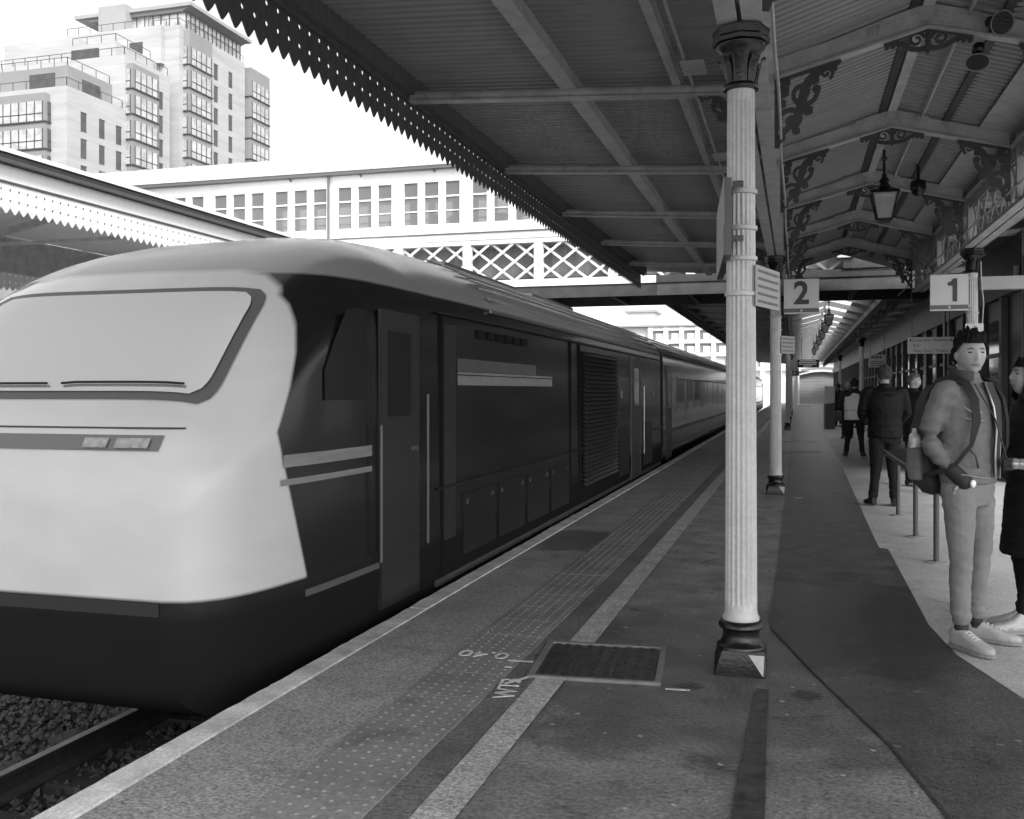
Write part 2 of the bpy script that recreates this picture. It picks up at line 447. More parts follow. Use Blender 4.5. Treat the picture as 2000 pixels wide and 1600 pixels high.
for i in range(12000):
    x = random.uniform(-7.2, -2.7); y = random.uniform(2.4, 8.0)
    if abs(abs(x+4.01)-0.7525) < 0.09: continue
    r = random.uniform(0.018, 0.042)
    M3 = Matrix.Rotation(random.uniform(0,6.28),3,'Z') @ Matrix.Rotation(random.uniform(0,6.28),3,'X')
    vs = [M3 @ Vector(p)*r for p in ((1,0,0.1),(0,1.1,-0.1),(-1,0.1,0),(0,-0.9,0.1),(0.1,0,0.8),(0,0.1,-0.8))]
    z = -1.14 + random.uniform(0,0.055)
    bl.add([(p.x+x, p.y+y, p.z+z) for p in vs], [(0,1,4),(1,2,4),(2,3,4),(3,0,4),(1,0,5),(2,1,5),(3,2,5),(0,3,5)])
bo = bl.build("ballast", M("ballast_stone", 0.075, 0.85, var=0.4, vs=12, fine=0.3, fs=60))
tag(bo, "grey crushed stone ballast lying between the rails", "ballast", kind="stuff")

# far platform
fp = MB(); fp.box(-22, -10.4, -10, 118, -1.2, 0.0)
far_pf = struct(fp.build("far_platform", m_pale))
# ================================================================== COLUMNS
RIDGE_X, CXL, CXR = 1.0, -0.28, 2.28
BAY = 9.08; TSP = BAY/3; Y0C = 5.27
SOF = 3.385       # girder soffit
def flute(a, z):
    if z < 0.36 or z > 3.0: return 0.0
    return 0.0095*(0.5-0.5*math.cos(18*a))
def column_parts(root, nseg=160):
    mb = MB()
    prof = [(0.094,0.272),(0.096,0.285),(0.088,0.30),(0.0845,0.315),(0.0835,0.355),(0.0835,0.365)]
    zz = [0.4,0.8,1.2,1.6,2.0,2.4,2.8,2.99,3.0]
    prof += [(0.0835-0.0125*(z-0.36)/2.7, z) for z in zz] + [(0.0715,3.03),(0.0715,3.06)]
    mb.lathe(prof, n=nseg, flute=flute); mb.build("shaft", m_white, root, 60)
    cp = MB()
    cp.lathe([(0.072,3.055),(0.092,3.06),(0.095,3.072),(0.088,3.085),(0.075,3.092),(0.076,3.13),(0.08,3.18),(0.09,3.23),(0.11,3.265),(0.125,3.278),(0.128,3.292)], n=32,
             flute=lambda a,z: (-0.006*abs(math.sin(4*a)) if 3.10<z<3.25 else 0))
    cp.lathe([(0.112,3.292),(0.148,3.30),(0.152,3.32),(0.143,3.333),(0.146,3.345),(0.15,3.372),(0.12,3.384)], n=8)
    co = cp.build("capital", m_black, root, 40)
    lf = MB()
    for k in range(8):
        a = 2*PI*k/8; ca, sa = math.cos(a), math.sin(a); t = (-sa, ca)
        pr = [(0.078,3.09,0.02),(0.084,3.13,0.026),(0.094,3.18,0.028),(0.108,3.215,0.022),(0.122,3.225,0.012),(0.118,3.205,0.006)]
        rings = []
        for r, z, w in pr:
            rings.append([(r*ca+t[0]*w, r*sa+t[1]*w, z), ((r+0.008)*ca, (r+0.008)*sa, z), (r*ca-t[0]*w, r*sa-t[1]*w, z)])
        lf.loft(rings, cap=False, closed=False)
    lf.build("leaf_ornament", m_black, co, 60)
    bs = MB()
    bs.lathe([(0.108,0.262),(0.116,0.252),(0.118,0.240),(0.110,0.228),(0.098,0.222),(0.094,0.205),(0.096,0.18),(0.108,0.155),(0.125,0.142),(0.128,0.13)], n=40)
    # square plinth with corner chamfers
    h = 0.125; c = 0.02
    def sq(h, c, z): return [(-h+c,-h,z),(h-c,-h,z),(h,-h+c,z),(h,h-c,z),(h-c,h,z),(-h+c,h,z),(-h,h-c,z),(-h,-h+c,z)]
    bs.loft([sq(0.13,0.004,-0.01), sq(0.13,0.008,0.02), sq(0.128,0.035,0.115), sq(0.120,0.035,0.132)])
    bs.build("base", m_black, root, 35)
def column(x, y, label, group="canopy columns", proto=None):
    root = thing("column", label, "column", (x,y,0), 0, group)
    if proto is None: column_parts(root)
    else:
        for ch in proto.children: dup(ch, root)
    return root
c1 = column(CXL, Y0C, "nearest fluted white iron column, standing beside the manhole cover")
# white paint showing on one corner of the near base
mb = MB(); mb.add([(0.1235,-0.1315,0.118),(0.045,-0.1318,0.118),(0.118,-0.1332,0.01)], [(0,1,2)])
mb.build("paint_patch", m_white, c1)
for (zz, col) in ((2.52,m_cream),(2.33,m_cream),(2.17,m_white),(1.985,m_white)):
    MB().lathe([(0.080,zz-0.012),(0.085,zz-0.010),(0.085,zz+0.010),(0.080,zz+0.012)], n=40).build("clamp_band", col, c1, 40)
c2 = column(CXL, Y0C+BAY, "second fluted white column on the left row, carrying the sign 2", proto=c1)
for ch in list(c2.children):
    if ch.name.startswith("paint_patch"): pass
c3 = column(CXL-0.02, 37.47, "third column of the left row, small beyond the footbridge", proto=c1)
c4 = column(CXL-0.02, 46.5, "fourth column of the left row, half hidden behind the third", proto=c1)
column(CXL-0.02, 55.6, "fifth column of the left row, far down the platform", proto=c1)
column(CXL-0.02, 64.7, "farthest column of the left row seen under the far canopy", proto=c1)
cr = column(CXR, Y0C+BAY, "fluted column on the right row behind the young man, carrying the sign 1", proto=c1)
column(CXR, 37.47, "right-row column beyond the footbridge beside the dark shopfronts", proto=c1)
column(CXR, 55.6, "far right-row column near the shuttered kiosk", proto=c1)

# ================================================================== CANOPY
CH_L = 4.03; APX = 4.33    # chord ends and apex underside
VX, VZ = -3.45, 3.80       # valance plane and tooth tips
VXR = 4.25  # right eaves drawn in so more sky light reaches the platform
def scroll_bracket():
    """cast scroll bracket in the x-z plane, corner at origin, reaching +x 0.50 and -z 0.56"""
    mb = MB(); t0, t1 = -0.014, 0.014; sl = 0.235
    cnt = [0]
    def T():
        cnt[0] += 1; e = 0.0006*cnt[0]; return (-0.010-e, 0.010+e)
    mb.ribbon([(0.0,-0.012),(0.52,-0.012+0.52*sl)], 0.03, *T())
    mb.ribbon([(0.014,0.0),(0.014,-0.56)], 0.03, *T())
    # outer S sweep
    sw = []
    for i in range(26):
        a = i/25
        x = 0.02+0.46*a**1.05; z = -0.56+0.62*a**0.62*1.06
        x += 0.045*math.sin(a*PI*2.2); z += -0.03*math.sin(a*PI*2)
        sw.append((x, min(z, x*sl-0.02)))
    mb.ribbon(sw, [0.03+0.045*math.sin(PI*i/25) for i in range(26)], *T())
    s1 = spiral(0.135,-0.34,0.115,0.02,R(240),1.35,30,-1)
    s2 = spiral(0.225,-0.125,0.115,0.02,R(20),1.35,30,-1)
    s3 = spiral(0.405,0.02,0.055,0.012,R(300),1.1,18,1)
    for s_, w0 in ((s1,0.042),(s2,0.042),(s3,0.026)):
        n = len(s_); mb.ribbon(s_, [w0*(1-0.35*i/(n-1)) for i in range(n)], *T())
        e = s_[-1]; mb.prism([(e[0]+w0*0.55*math.cos(k*PI/5), e[1]+w0*0.55*math.sin(k*PI/5)) for k in range(10)], 'y', *T())
    # leaf fillets
    for (x, z, r) in ((0.06,-0.10,0.055),(0.05,-0.2,0.04),(0.31,-0.02,0.04),(0.26,-0.27,0.04),(0.05,-0.48,0.035),(0.33,-0.10,0.032),(0.46,0.055,0.03),(0.17,-0.43,0.03),(0.09,-0.03,0.035)):
        mb.prism([(x+r*math.cos(k*PI/5)*(1+0.25*(k%2)), z+r*math.sin(k*PI/5)) for k in range(10)], 'y', *T())
    return mb.mesh("scroll_bracket", m_bluegrey)
SCROLL = scroll_bracket()
def apex_ornament():
    mb = MB(); sl = (APX-CH_L)/(RIDGE_X-CXL-0.12); cnt = [0]
    def T():
        cnt[0] += 1; e = 0.0006*cnt[0]; return (-0.008-e, 0.008+e)
    for s in (-1, 1):
        mb.ribbon([(0,0.0),(s*0.33,-0.33*sl)], 0.03, *T())
        sp = [(s*x, z) for x, z in spiral(0.085,-0.075,0.062,0.014,R(170),1.3,24,-1)]
        mb.ribbon(sp, [0.026*(1-0.3*i/23) for i in range(24)], *T())
        sw = [(s*x, z) for x, z in ((0.0,-0.15),(0.06,-0.155),(0.12,-0.145),(0.17,-0.115),(0.22,-0.09),(0.32,-0.09))]
        mb.ribbon(sw, [0.05,0.04,0.04,0.04,0.035,0.02], *T())
        for q in range(3):
            x, z = s*(0.215+0.045*q), -0.105-0.006*q
            mb.prism([(x+0.02*math.cos(k*PI/4), z+0.022*math.sin(k*PI/4)) for k in range(8)], 'y', *T())
    mb.prism([(-0.03,-0.14),(0,-0.205),(0.03,-0.14)], 'y', *T())
    mb.prism([(-0.02,-0.02),(0.02,-0.02),(0.022,-0.14),(-0.022,-0.14)], 'y', *T())
    return mb.mesh("apex_ornament", m_bluegrey)
APXO = apex_ornament()
def make_truss(parent, y, full=True):
    """gable rafter pair with gusset, brackets, cantilever beams"""
    W2 = RIDGE_X-CXL-0.12
    mb = MB(); d = 0.15
    for s in (-1, 1):
        xe = RIDGE_X+s*W2
        mb.prism([(RIDGE_X,APX+0.02),(RIDGE_X,APX+0.02+d),(xe,CH_L+0.02+d),(xe,CH_L+0.02)] , 'y', -0.012, 0.012)
        mb.add([], [])
        p, q = (RIDGE_X,0,APX+0.01),(xe,0,CH_L+0.01)
        mb.bar(p, q, 0.10, 0.018)
    t = mb.build("truss", m_cream, parent, None, (0,y,0))
    if full:
        sl = (APX-CH_L)/W2
        gs = MB(); w = 0.37
        gs.prism([(RIDGE_X-w,APX-w*sl+0.018),(RIDGE_X,APX+0.018),(RIDGE_X+w,APX-w*sl+0.018),(RIDGE_X+w,APX-w*sl+0.19),(RIDGE_X,APX+0.20),(RIDGE_X-w,APX-w*sl+0.19)], 'y', -0.022, -0.0125)
        g_ = gs.build("gusset", m_cream, t)
        rv = MB()
        for s in (-1,1):
            for i in range(6):
                for r_ in (0.065,0.14):
                    x = s*(0.045+0.058*i + (0.02 if r_>0.1 else 0)); z = APX-abs(x)*sl+r_
                    rv.add([(RIDGE_X+x+0.013*math.cos(k*PI/3), -0.022, z+0.013*math.sin(k*PI/3)) for k in range(6)]+[(RIDGE_X+x,-0.033,z)], [(k,(k+1)%6,6) for k in range(6)])
        rv.build("rivets", m_cream, t, 80)["kind"] = "stuff"
        link("apex_ornament", APXO, t, (RIDGE_X,0,APX))
        b = link("scroll_bracket", SCROLL, t, (CXL+0.11,0,CH_L-0.0))
        b2 = link("scroll_bracket", SCROLL, t, (CXR-0.11,0,CH_L-0.0)); b2.scale = (-1,1,1)
    return t
def make_beam(parent, y, side):
    """cantilever beam from the girder out to the eaves, rising a little outward"""
    s = side
    mb = MB()
    x0 = CXL-0.10 if s < 0 else CXR+0.10
    x1 = VX+0.06 if s < 0 else VXR-0.06
    z0, z1 = (3.94, 4.13) if s < 0 else (3.94, 4.06)
    n = 10
    ring = lambda x, z: [(x, 0.038*math.cos(a), z+0.042+0.05*math.sin(a)) for a in [2*PI*k/n for k in range(n)]]
    mb.loft([ring(x0,z0), ring(x1,z1)])
    mb.bar((x0,0,z0-0.012),(x1,0,z1-0.012), 0.10, 0.016)
    b = mb.build("cantilever_beam", m_cream, parent, 50, (0,y,0))
    br = link("scroll_bracket", SCROLL, b, (x0,0,z0-0.02)); br.scale = (s*0.85,1,0.62)
    return b
def corrugated(x0, z0, x1, z1, length, waves, amp=0.024, nx=2):
    mb = MB(); n = waves*6
    vs = []; fs = []
    for i in range(n+1):
        y = length*i/n; dz = amp*(-1,-1,-1,1,1,-1)[i % 6]
        for k in range(nx+1):
            f = k/nx; vs.append((x0+(x1-x0)*f, y, z0+(z1-z0)*f+dz))
    for i in range(n):
        for k in range(nx):
            a = i*(nx+1)+k; fs.append((a,a+1,a+nx+2,a+nx+1))
    mb.add(vs, fs)
    return mb.mesh("corrugated_sheet", m_sheet)
def valance_board(pitch=0.152, top=0.52):
    p = pitch-0.003; h = p/2; r = 0.0175
    def notch(z, s): return [(s*(h - (0 if abs(a)==90 else r*math.cos(R(a)))), z+ r*math.sin(R(a))) for a in (-90,-45,0,45,90)]
    right = [(h,0.078)] + notch(0.17,1) + notch(0.31,1) + [(h,top)]
    left = [(-x,z) for x,z in reversed(right)]
    poly = [(0.007,0.0),(0.04,0.034)] + right + left + [(-0.04,0.034),(-0.007,0.0)]
    return poly
def girder(parent, x, y0, y1, zt=CH_L+0.02):
    """lattice girder along the column row"""
    mb = MB()
    for s in (-1, 1):
        mb.box(x+s*0.012 if s>0 else x-0.115, x+0.115 if s>0 else x-0.012, y0, y1, SOF, SOF+0.016)
        mb.box(x+s*0.022-0.006, x+s*0.022+0.006, y0, y1, SOF+0.016, SOF+0.12)
        mb.box(x+s*0.022-0.006, x+s*0.022+0.006, y0, y1, zt-0.12, zt)
        mb.box(x+0.028 if s>0 else x-0.11, x+0.11 if s>0 else x-0.028, y0, y1, zt, zt+0.014)
    gd = mb.build("girder", m_cream, parent)
    L = TSP; nb = 5
    dz = zt-SOF
    for i in range(int(round((y1-y0)/L))):
        ya = y0+i*L
        for k in range(nb):
            for sg in (1,-1):
                a = ya + L*(k)/nb; b = ya + L*(k+1)/nb
                p, q = ((x+0.006*sg,a,SOF+0.03),(x+0.006*sg,b,zt-0.02)) if sg>0 else ((x+0.006*sg,b,SOF+0.03),(x+0.006*sg,a,zt-0.02))
                lb = MB().bar(p,q,0.010,0.05,(0,1,0) if False else (0,0,1))
                lb.build("lattice_bar", m_cream, gd)
    return gd
def canopy(name, label, ya, yb, ty, full, sky_light=False, board_range=None, girders=True, left_only=False):
    c = thing(name, label, "canopy", (0, ya, 0))
    c.location = (0,0,0)
    # trusses and beams
    t0 = None
    for y in ty:
        if t0 is None: t0 = make_truss(c, y, full); b0 = make_beam(c, y, -1); b1 = make_beam(c, y, 1)
        else:
            dup(t0, c, (0,y,0)); dup(b0, c, (0,y,0)); dup(b1, c, (0,y,0))
    # girders with vertical posts
    if girders:
        girder(c, CXL, ty[0]-0.0, ty[-1]); girder(c, CXR, ty[0], ty[-1])
        pm = MB().box(-0.055,0.055,-0.035,0.035,SOF+0.02,CH_L+0.16).mesh("girder_post", m_cream)
        for y in ty:
            link("girder_post", pm, c, (CXL,y,0)); link("girder_post", pm, c, (CXR,y,0))
    return c
near_ty = [Y0C+TSP*k for k in range(-2, 6)]  # row cut short behind the camera to let in more sky light
YA, YB = near_ty[0]-0.4, 22.6
can = canopy("platform_canopy", "dark platform canopy of iron trusses and corrugated sheets over the near platform", YA, YB, near_ty, True)
# roof sheets
nw = 28
sl2 = (APX-CH_L)/(RIDGE_X-CXL-0.12)
zr = APX+0.27; zv = CH_L+0.13
sheets = [corrugated(VX-0.02, 4.36, CXL, 4.16, TSP, nw, nx=2), corrugated(CXL, zv+0.03, RIDGE_X, zr, TSP, nw), corrugated(RIDGE_X, zr, CXR, zv+0.03, TSP, nw), corrugated(CXR, 4.16, VXR+0.02, 4.29, TSP, nw)]
y = near_ty[0]
while y < YB-0.2:
    for me in sheets: link("corrugated_sheet", me, can, (0,y,0))
    y += TSP
# purlins, ridge beam, eaves beams
def run(name, x0, x1, z0, z1, mat, ya=near_ty[0], yb=YB, parent=can):
    return MB().box(x0,x1,ya,yb,z0,z1).build(name, mat, parent)
for x in (-1.90,):
    zz = 4.16+(CXL-x)*0.063-0.015
    run("purlin", x-0.05, x+0.05, zz-0.135, zz-0.012, m_cream)
    run("purlin", x-0.068, x+0.068, zz-0.150, zz-0.1355, m_cream)
run("purlin", -1.0, -0.93, 4.05, 4.155, m_cream)
run("purlin", 3.2, 3.3, 4.08, 4.2, m_cream)
run("ridge_beam", RIDGE_X-0.045, RIDGE_X+0.045, APX+0.17, zr-0.012, m_cream)
run("ridge_shade_strip", RIDGE_X-0.13, RIDGE_X-0.05, APX+0.19, zr-0.035, m_darkstrip)  # dark strip stands for the shaded side of the ridge beam
run("dark_board", RIDGE_X+0.52, RIDGE_X+0.74, APX+0.055, APX+0.075, m_darkstrip)
run("gutter", CXL-0.12, CXL+0.12, CH_L+0.16, CH_L+0.175, m_cream)
run("gutter", CXR-0.12, CXR+0.12, CH_L+0.16, CH_L+0.175, m_cream)
# haunch boards along the girders (pale sloping soffits)
mb = MB(); mb.add([(CXR-0.12,near_ty[0],CH_L+0.17),(CXR-0.42,near_ty[0],CH_L+0.235),(CXR-0.42,YB,CH_L+0.235),(CXR-0.12,YB,CH_L+0.17)], [(0,1,2,3)])
mb.build("valley_board", m_cream, can)
for s, vx in ((-1,VX),(1,VXR)):
    run("eaves_beam", vx+(0.025 if s<0 else -0.115), vx+(0.115 if s<0 else -0.025), 4.17, 4.335, m_timber)
    run("eaves_moulding", vx+(0.022 if s<0 else -0.055), vx+(0.055 if s<0 else -0.022), 4.135, 4.165, m_timber)
    run("eaves_gutter", vx+(-0.13 if s<0 else 0.03), vx+(-0.03 if s<0 else 0.13), 4.27, 4.36, m_timber)
# valance boards
vb = MB().prism(valance_board(), 'x', -0.004, 0.004).mesh("valance_board", m_timber)
nb = int((YB-2.6)/0.152)
for i in range(nb):
    link("valance_board", vb, can, (VX, 2.6+0.152*i, VZ + random.uniform(-0.004,0.004)))
# right eaves: plain boarding joined (hidden behind the right row)
# conduit and lamp rods along the ridge
MB().tube([(CXL-0.55,near_ty[0],4.03),(CXL-0.55,YB,4.03)],0.012,6).build("conduit", m_cream, can)
# hangers: small timber packings seen left of the column row
for y in near_ty[2:]:
    MB().box(-0.86,-0.68,y-0.75,y-0.45,3.99,4.01).build("packing_board", m_cream, can)

# cables clipped along the girder and across the ridge
for (x, z, r) in ((CXL+0.16,SOF+0.16,0.011),(CXL+0.16,SOF+0.20,0.008),(CXR-0.16,SOF+0.15,0.011),(RIDGE_X+0.30,APX+0.10,0.014)):
    pts = [(x+0.006*math.sin(i*1.7), near_ty[0]+(YB-near_ty[0])*i/24, z-0.012*(i%3==1)) for i in range(25)]
    MB().tube(pts, r, 6).build("cable", m_cream if r > 0.01 else m_bluegrey, can, 60)

# ---- far canopy, beyond the footbridge
F0, F1 = 26.9, 96.0
far_ty = [28.4+TSP*k for k in range(0, 23)]
can2 = thing("far_canopy", "long canopy beyond the footbridge with a bright glazed ridge", "canopy", (0,0,0))
t0 = make_truss(can2, far_ty[0], False)
b0 = make_beam(can2, far_ty[0], -1); b1 = make_beam(can2, far_ty[0], 1)
for y in far_ty[1:]:
    dup(t0, can2, (0,y,0)); dup(b0, can2, (0,y,0)); dup(b1, can2, (0,y,0))
SKL = 0.78
sh2 = [corrugated(VX-0.02, 4.36, CXL, 4.16, TSP, nw, nx=1), corrugated(CXL, zv+0.03, RIDGE_X-SKL, zr-SKL*sl2, TSP, nw, nx=1), corrugated(RIDGE_X+SKL, zr-SKL*sl2, CXR, zv+0.03, TSP, nw, nx=1), corrugated(CXR, 4.16, VXR+0.02, 4.29, TSP, nw, nx=1)]
mg = bpy.data.materials.new("wired_roof_glass"); mg.use_nodes = True
bn = mg.node_tree.nodes["Principled BSDF"]
bn.inputs["Base Color"].default_value = (0.9,0.9,0.9,1); bn.inputs["Roughness"].default_value = 0.6
tr_ = mg.node_tree.nodes.new("ShaderNodeBsdfTranslucent"); tr_.inputs[0].default_value = (0.9,0.9,0.9,1)
mx_ = mg.node_tree.nodes.new("ShaderNodeMixShader"); mx_.inputs[0].default_value = 0.75
mg.node_tree.links.new(bn.outputs[0], mx_.inputs[1]); mg.node_tree.links.new(tr_.outputs[0], mx_.inputs[2])
mg.node_tree.links.new(mx_.outputs[0], mg.node_tree.nodes["Material Output"].inputs[0])
gl = [MB().add([(RIDGE_X+s*SKL,0.04,zr-SKL*sl2),(RIDGE_X+s*0.03,0.04,zr),(RIDGE_X+s*0.03,TSP-0.04,zr),(RIDGE_X+s*SKL,TSP-0.04,zr-SKL*sl2)],[(0,1,2,3)]).mesh("roof_pane", mg) for s in (-1,1)]
y = F0
i = 0
while y < F1-0.2:
    for me in sh2: link("corrugated_sheet", me, can2, (0,y,0))
    for me in gl: link("roof_pane", me, can2, (0,y,0))
    y += TSP; i += 1
for s, vx in ((-1,VX),(1,VXR)):
    run("eaves_beam", vx+(0.025 if s<0 else -0.115), vx+(0.115 if s<0 else -0.025), 4.10, 4.335, m_timber, F0, F1, can2)
for x in (-1.9, 3.2):
    run("purlin", x-0.05, x+0.05, 4.13, 4.25, m_cream, F0, F1, can2)
for x in (CXL, CXR):
    run("girder", x-0.03, x+0.03, CH_L-0.08, CH_L+0.14, m_bluegrey, F0, F1, can2)
    run("gutter", x-0.12, x+0.12, CH_L+0.15, CH_L+0.165, m_cream, F0, F1, can2)
run("ridge_beam", RIDGE_X-0.03, RIDGE_X+0.03, APX+0.17, zr-0.012, m_cream, F0, F1, can2)
for i in range(int((60-F0)/0.152)):
    link("valance_board", vb, can2, (VX, F0+0.152*i, VZ))
run("end_fascia", VX, CXL, 4.0, 4.35, m_timber, F0-0.03, F0-0.005, can2)

# ---- canopy on the far platform (white valance)
FX = -9.95
can3 = thing("opposite_canopy", "white canopy with sawtooth valance over the opposite platform", "canopy", (0,0,0))
m_vw = M("white_valance", 0.72, 0.5, var=0.05, vs=5, streak=(1,6,0.5))
vbw = MB().prism(valance_board(top=0.40), 'x', -0.004, 0.004).mesh("valance_board", m_vw)
for i in range(250):
    link("valance_board", vbw, can3, (FX, 4.0+0.152*i, VZ))
o3 = lambda n_, *a: run(n_, *a, -4, 60, can3)
o3("fascia", FX-0.10, FX-0.012, 4.20, 4.44, m_vw)
o3("moulding", FX-0.012, FX+0.02, 4.195, 4.225, m_bluegrey)
o3("gutter", FX-0.06, FX+0.10, 4.445, 4.50, m_bluegrey)
o3("gutter", FX-0.08, FX+0.07, 4.515, 4.56, m_bluegrey)
mb = MB(); mb.prism([(FX+0.12,4.57),(FX+0.12,4.63),(-12.6,4.98),(-15.2,4.63),(-15.2,4.57),(-12.6,4.90)], 'y', -4, 60)
mb.build("roof", M("pale_roof", 0.75, 0.5, var=0.06, vs=2), can3)
for k in range(9):
    yy = 3+6*k
    t = MB(); t.bar((FX-0.1,yy,4.35),(-12.6,yy,4.80),0.09,0.12); t.bar((-12.6,yy,4.80),(-15.1,yy,4.35),0.09,0.12); t.bar((FX-0.1,yy,4.25),(-15.1,yy,4.25),0.06,0.06)
    t.build("truss", m_cream, can3)
vbw2 = MB().prism(valance_board(top=0.36), 'x', -0.01, 0.01).mesh("valance_board", m_vw)
for i in range(45): link("valance_board", vbw2, can3, (-15.2, 13+0.152*i, 3.48))
MB().box(-15.3,-15.22,-4,60,3.84,4.57).build("back_fascia", m_cream, can3)
for k in range(4):
    yy = 9+9*k
    cc = column(-12.6, yy, ["column of the opposite platform hidden behind the train nose","opposite-platform column behind the train cab","opposite-platform column behind the train roof","farther opposite-platform column behind the train"][k], "opposite columns", c1)
fw = MB().box(-19.2,-19.0,-8,60,0,4.6)
tag(fw.build("back_wall", M("far_wall", 0.38, 0.8, var=0.15, vs=1.0)), "pale rear wall of the opposite platform", "wall")
# ================================================================== FOOTBRIDGE
YBR, YBB = 24.0, 26.7
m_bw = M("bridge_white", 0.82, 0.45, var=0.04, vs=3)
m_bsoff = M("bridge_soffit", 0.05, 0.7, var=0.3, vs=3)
m_broof = M("bridge_roof_sheet", 0.55, 0.5, var=0.05, vs=1.5)
m_bdark = M("bridge_gutter", 0.12, 0.5)
m_bpanel = M("bridge_grey_panel", 0.16, 0.6, var=0.25, vs=2, streak=(3,1,0.6))
br = thing("footbridge", "enclosed white footbridge with lattice girders and rows of small-paned windows", "footbridge", (-4, YBR, 0))
br.location = (0,0,0)
BX0, BX1 = -22.0, 6.0
def bb(name, x0,x1,y0,y1,z0,z1, m, parent=br): return MB().box(x0,x1,y0,y1,z0,z1).build(name, m, parent)
for yy, s in ((YBR,1),(YBB,-1)):
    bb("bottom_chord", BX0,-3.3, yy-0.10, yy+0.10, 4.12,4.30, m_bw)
    bb("bottom_chord", -3.3,BX1, yy-0.10, yy+0.10, 4.12,4.30, m_bsoff)  # dark colour paints in the shade beneath the canopy
    bb("top_chord", BX0,BX1, yy-0.10, yy+0.10, 5.24,5.36, m_bw)
    bb("chord_plate", BX0,BX1, yy-0.13, yy+0.13, 5.362,5.39, m_bw)
bb("inner_panel", BX0,BX1, YBR+0.35,YBR+0.38,4.31,5.2, m_bpanel)
bb("boarded_panel", 1.05,BX1, YBR-0.16,YBR-0.135,4.31,7.2, m_bsoff)
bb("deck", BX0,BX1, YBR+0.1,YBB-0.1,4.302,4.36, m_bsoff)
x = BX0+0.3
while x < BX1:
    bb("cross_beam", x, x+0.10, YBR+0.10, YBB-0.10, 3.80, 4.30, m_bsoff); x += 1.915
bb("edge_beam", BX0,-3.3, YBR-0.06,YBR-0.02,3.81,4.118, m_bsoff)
bb("edge_beam", -3.29,BX1, YBR-0.06,YBR-0.02,3.81,4.118, M("edge_beam_grey",0.085,0.6,var=0.3,vs=3))  # platform stretch in a slightly lighter grey
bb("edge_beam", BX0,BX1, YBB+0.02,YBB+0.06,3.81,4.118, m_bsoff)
# posts and lattice bars on the near face
px = [-4.38+1.915*k for k in range(-9, 6)]
pm = MB().box(-0.11,0.11,-0.085,0.085,4.301,5.239).mesh("lattice_post", m_bw)
for x in px:
    link("lattice_post", pm, br, (x,YBR,0)); link("lattice_post", pm, br, (x,YBB,0))
h = 0.94
bar1 = MB().bar((-h/2*1.3,0,4.302),(h/2*1.3,0,5.238),0.018,0.085,(0,1,0)).mesh("lattice_bar", m_bw)
bar1 = MB().prism([(-0.66,4.302),(-0.56,4.302),(0.66,5.238),(0.56,5.238)],'y',-0.008,0.008).mesh("lattice_bar", m_bw)
bar2 = MB().prism([(0.66,4.302),(0.56,4.302),(-0.66,5.238),(-0.56,5.238)],'y',-0.008,0.008).mesh("lattice_bar", m_bw)
m_shaded = M('shaded_white',0.22,0.6,var=0.2,vs=3)  # darker white, canopy shade painted onto the near bars
bar1g = bar1.copy(); bar1g.materials[0] = m_shaded; bar2g = bar2.copy(); bar2g.materials[0] = m_shaded
k = 0; x = px[0]
while x < BX1:
    shaded_ = x > -3.0
    link("lattice_bar", bar1g if shaded_ else bar1, br, (x,YBR-0.055,0)); link("lattice_bar", bar2g if shaded_ else bar2, br, (x,YBR+0.045,0))
    link("lattice_bar", bar1, br, (x,YBB-0.045,0)); link("lattice_bar", bar2, br, (x,YBB+0.055,0))
    x += 1.915/3
# enclosed passage: sill wall, mullions, windows
bb("sill_wall", BX0,BX1, YBR-0.07,YBR+0.05,5.58,5.80, m_bw)
bb("sill_flashing", BX0,BX1, YBR-0.10,YBR+0.03,5.545,5.575, m_bdark)
bb("sill_band", BX0,BX1, YBR-0.05,YBR+0.03,5.40,5.54, m_bw)
bb("head_wall", BX0,BX1, YBR-0.07,YBR+0.05,6.985,7.26, m_bw)
bb("rear_wall_lower", BX0,BX1, YBB-0.05,YBB+0.07,5.40,5.80, m_bw)
bb("rear_wall_upper", BX0,BX1, YBB-0.05,YBB+0.07,6.985,7.26, m_bw)
mgl = bpy.data.materials.new("window_glass"); mgl.use_nodes = True
nn = mgl.node_tree.nodes; b_ = nn["Principled BSDF"]
b_.inputs["Base Color"].default_value = (0.30,0.30,0.30,1); b_.inputs["Roughness"].default_value = 0.05
tp = nn.new("ShaderNodeBsdfTransparent"); tp.inputs[0].default_value = (0.55,0.55,0.55,1)
ms = nn.new("ShaderNodeMixShader"); ms.inputs[0].default_value = 0.55
mgl.node_tree.links.new(b_.outputs[0], ms.inputs[1]); mgl.node_tree.links.new(tp.outputs[0], ms.inputs[2]); mgl.node_tree.links.new(ms.outputs[0], nn["Material Output"].inputs[0])
def wframe():
    mb = MB(); w = 0.235
    mb.box(-w,-0.195,-0.05,0.03,5.801,6.984); mb.box(0.195,w,-0.05,0.03,5.801,6.984)
    mb.box(-0.194,0.194,-0.05,0.03,5.801,5.83); mb.box(-0.194,0.194,-0.05,0.03,6.95,6.984)
    mb.box(-0.194,0.194,-0.035,0.02,6.545,6.585); mb.box(-0.194,0.194,-0.03,0.015,6.175,6.20)
    return mb.mesh("window_frame", m_bw)
wf = wframe()
wp = MB().box(-0.194,0.194,-0.003,0.003,5.83,6.95).mesh("pane", mgl)
mull = MB().box(-0.057,0.057,-0.07,0.05,5.801,6.984).mesh("mullion", m_bw)
mull2 = MB().box(-0.14,0.14,-0.075,0.055,5.801,6.984).mesh("mullion", m_bw)
rear_m = MB().box(-0.09,0.09,-0.05,0.05,5.801,6.984).mesh("rear_mullion", m_bw)
grp0 = -11.70
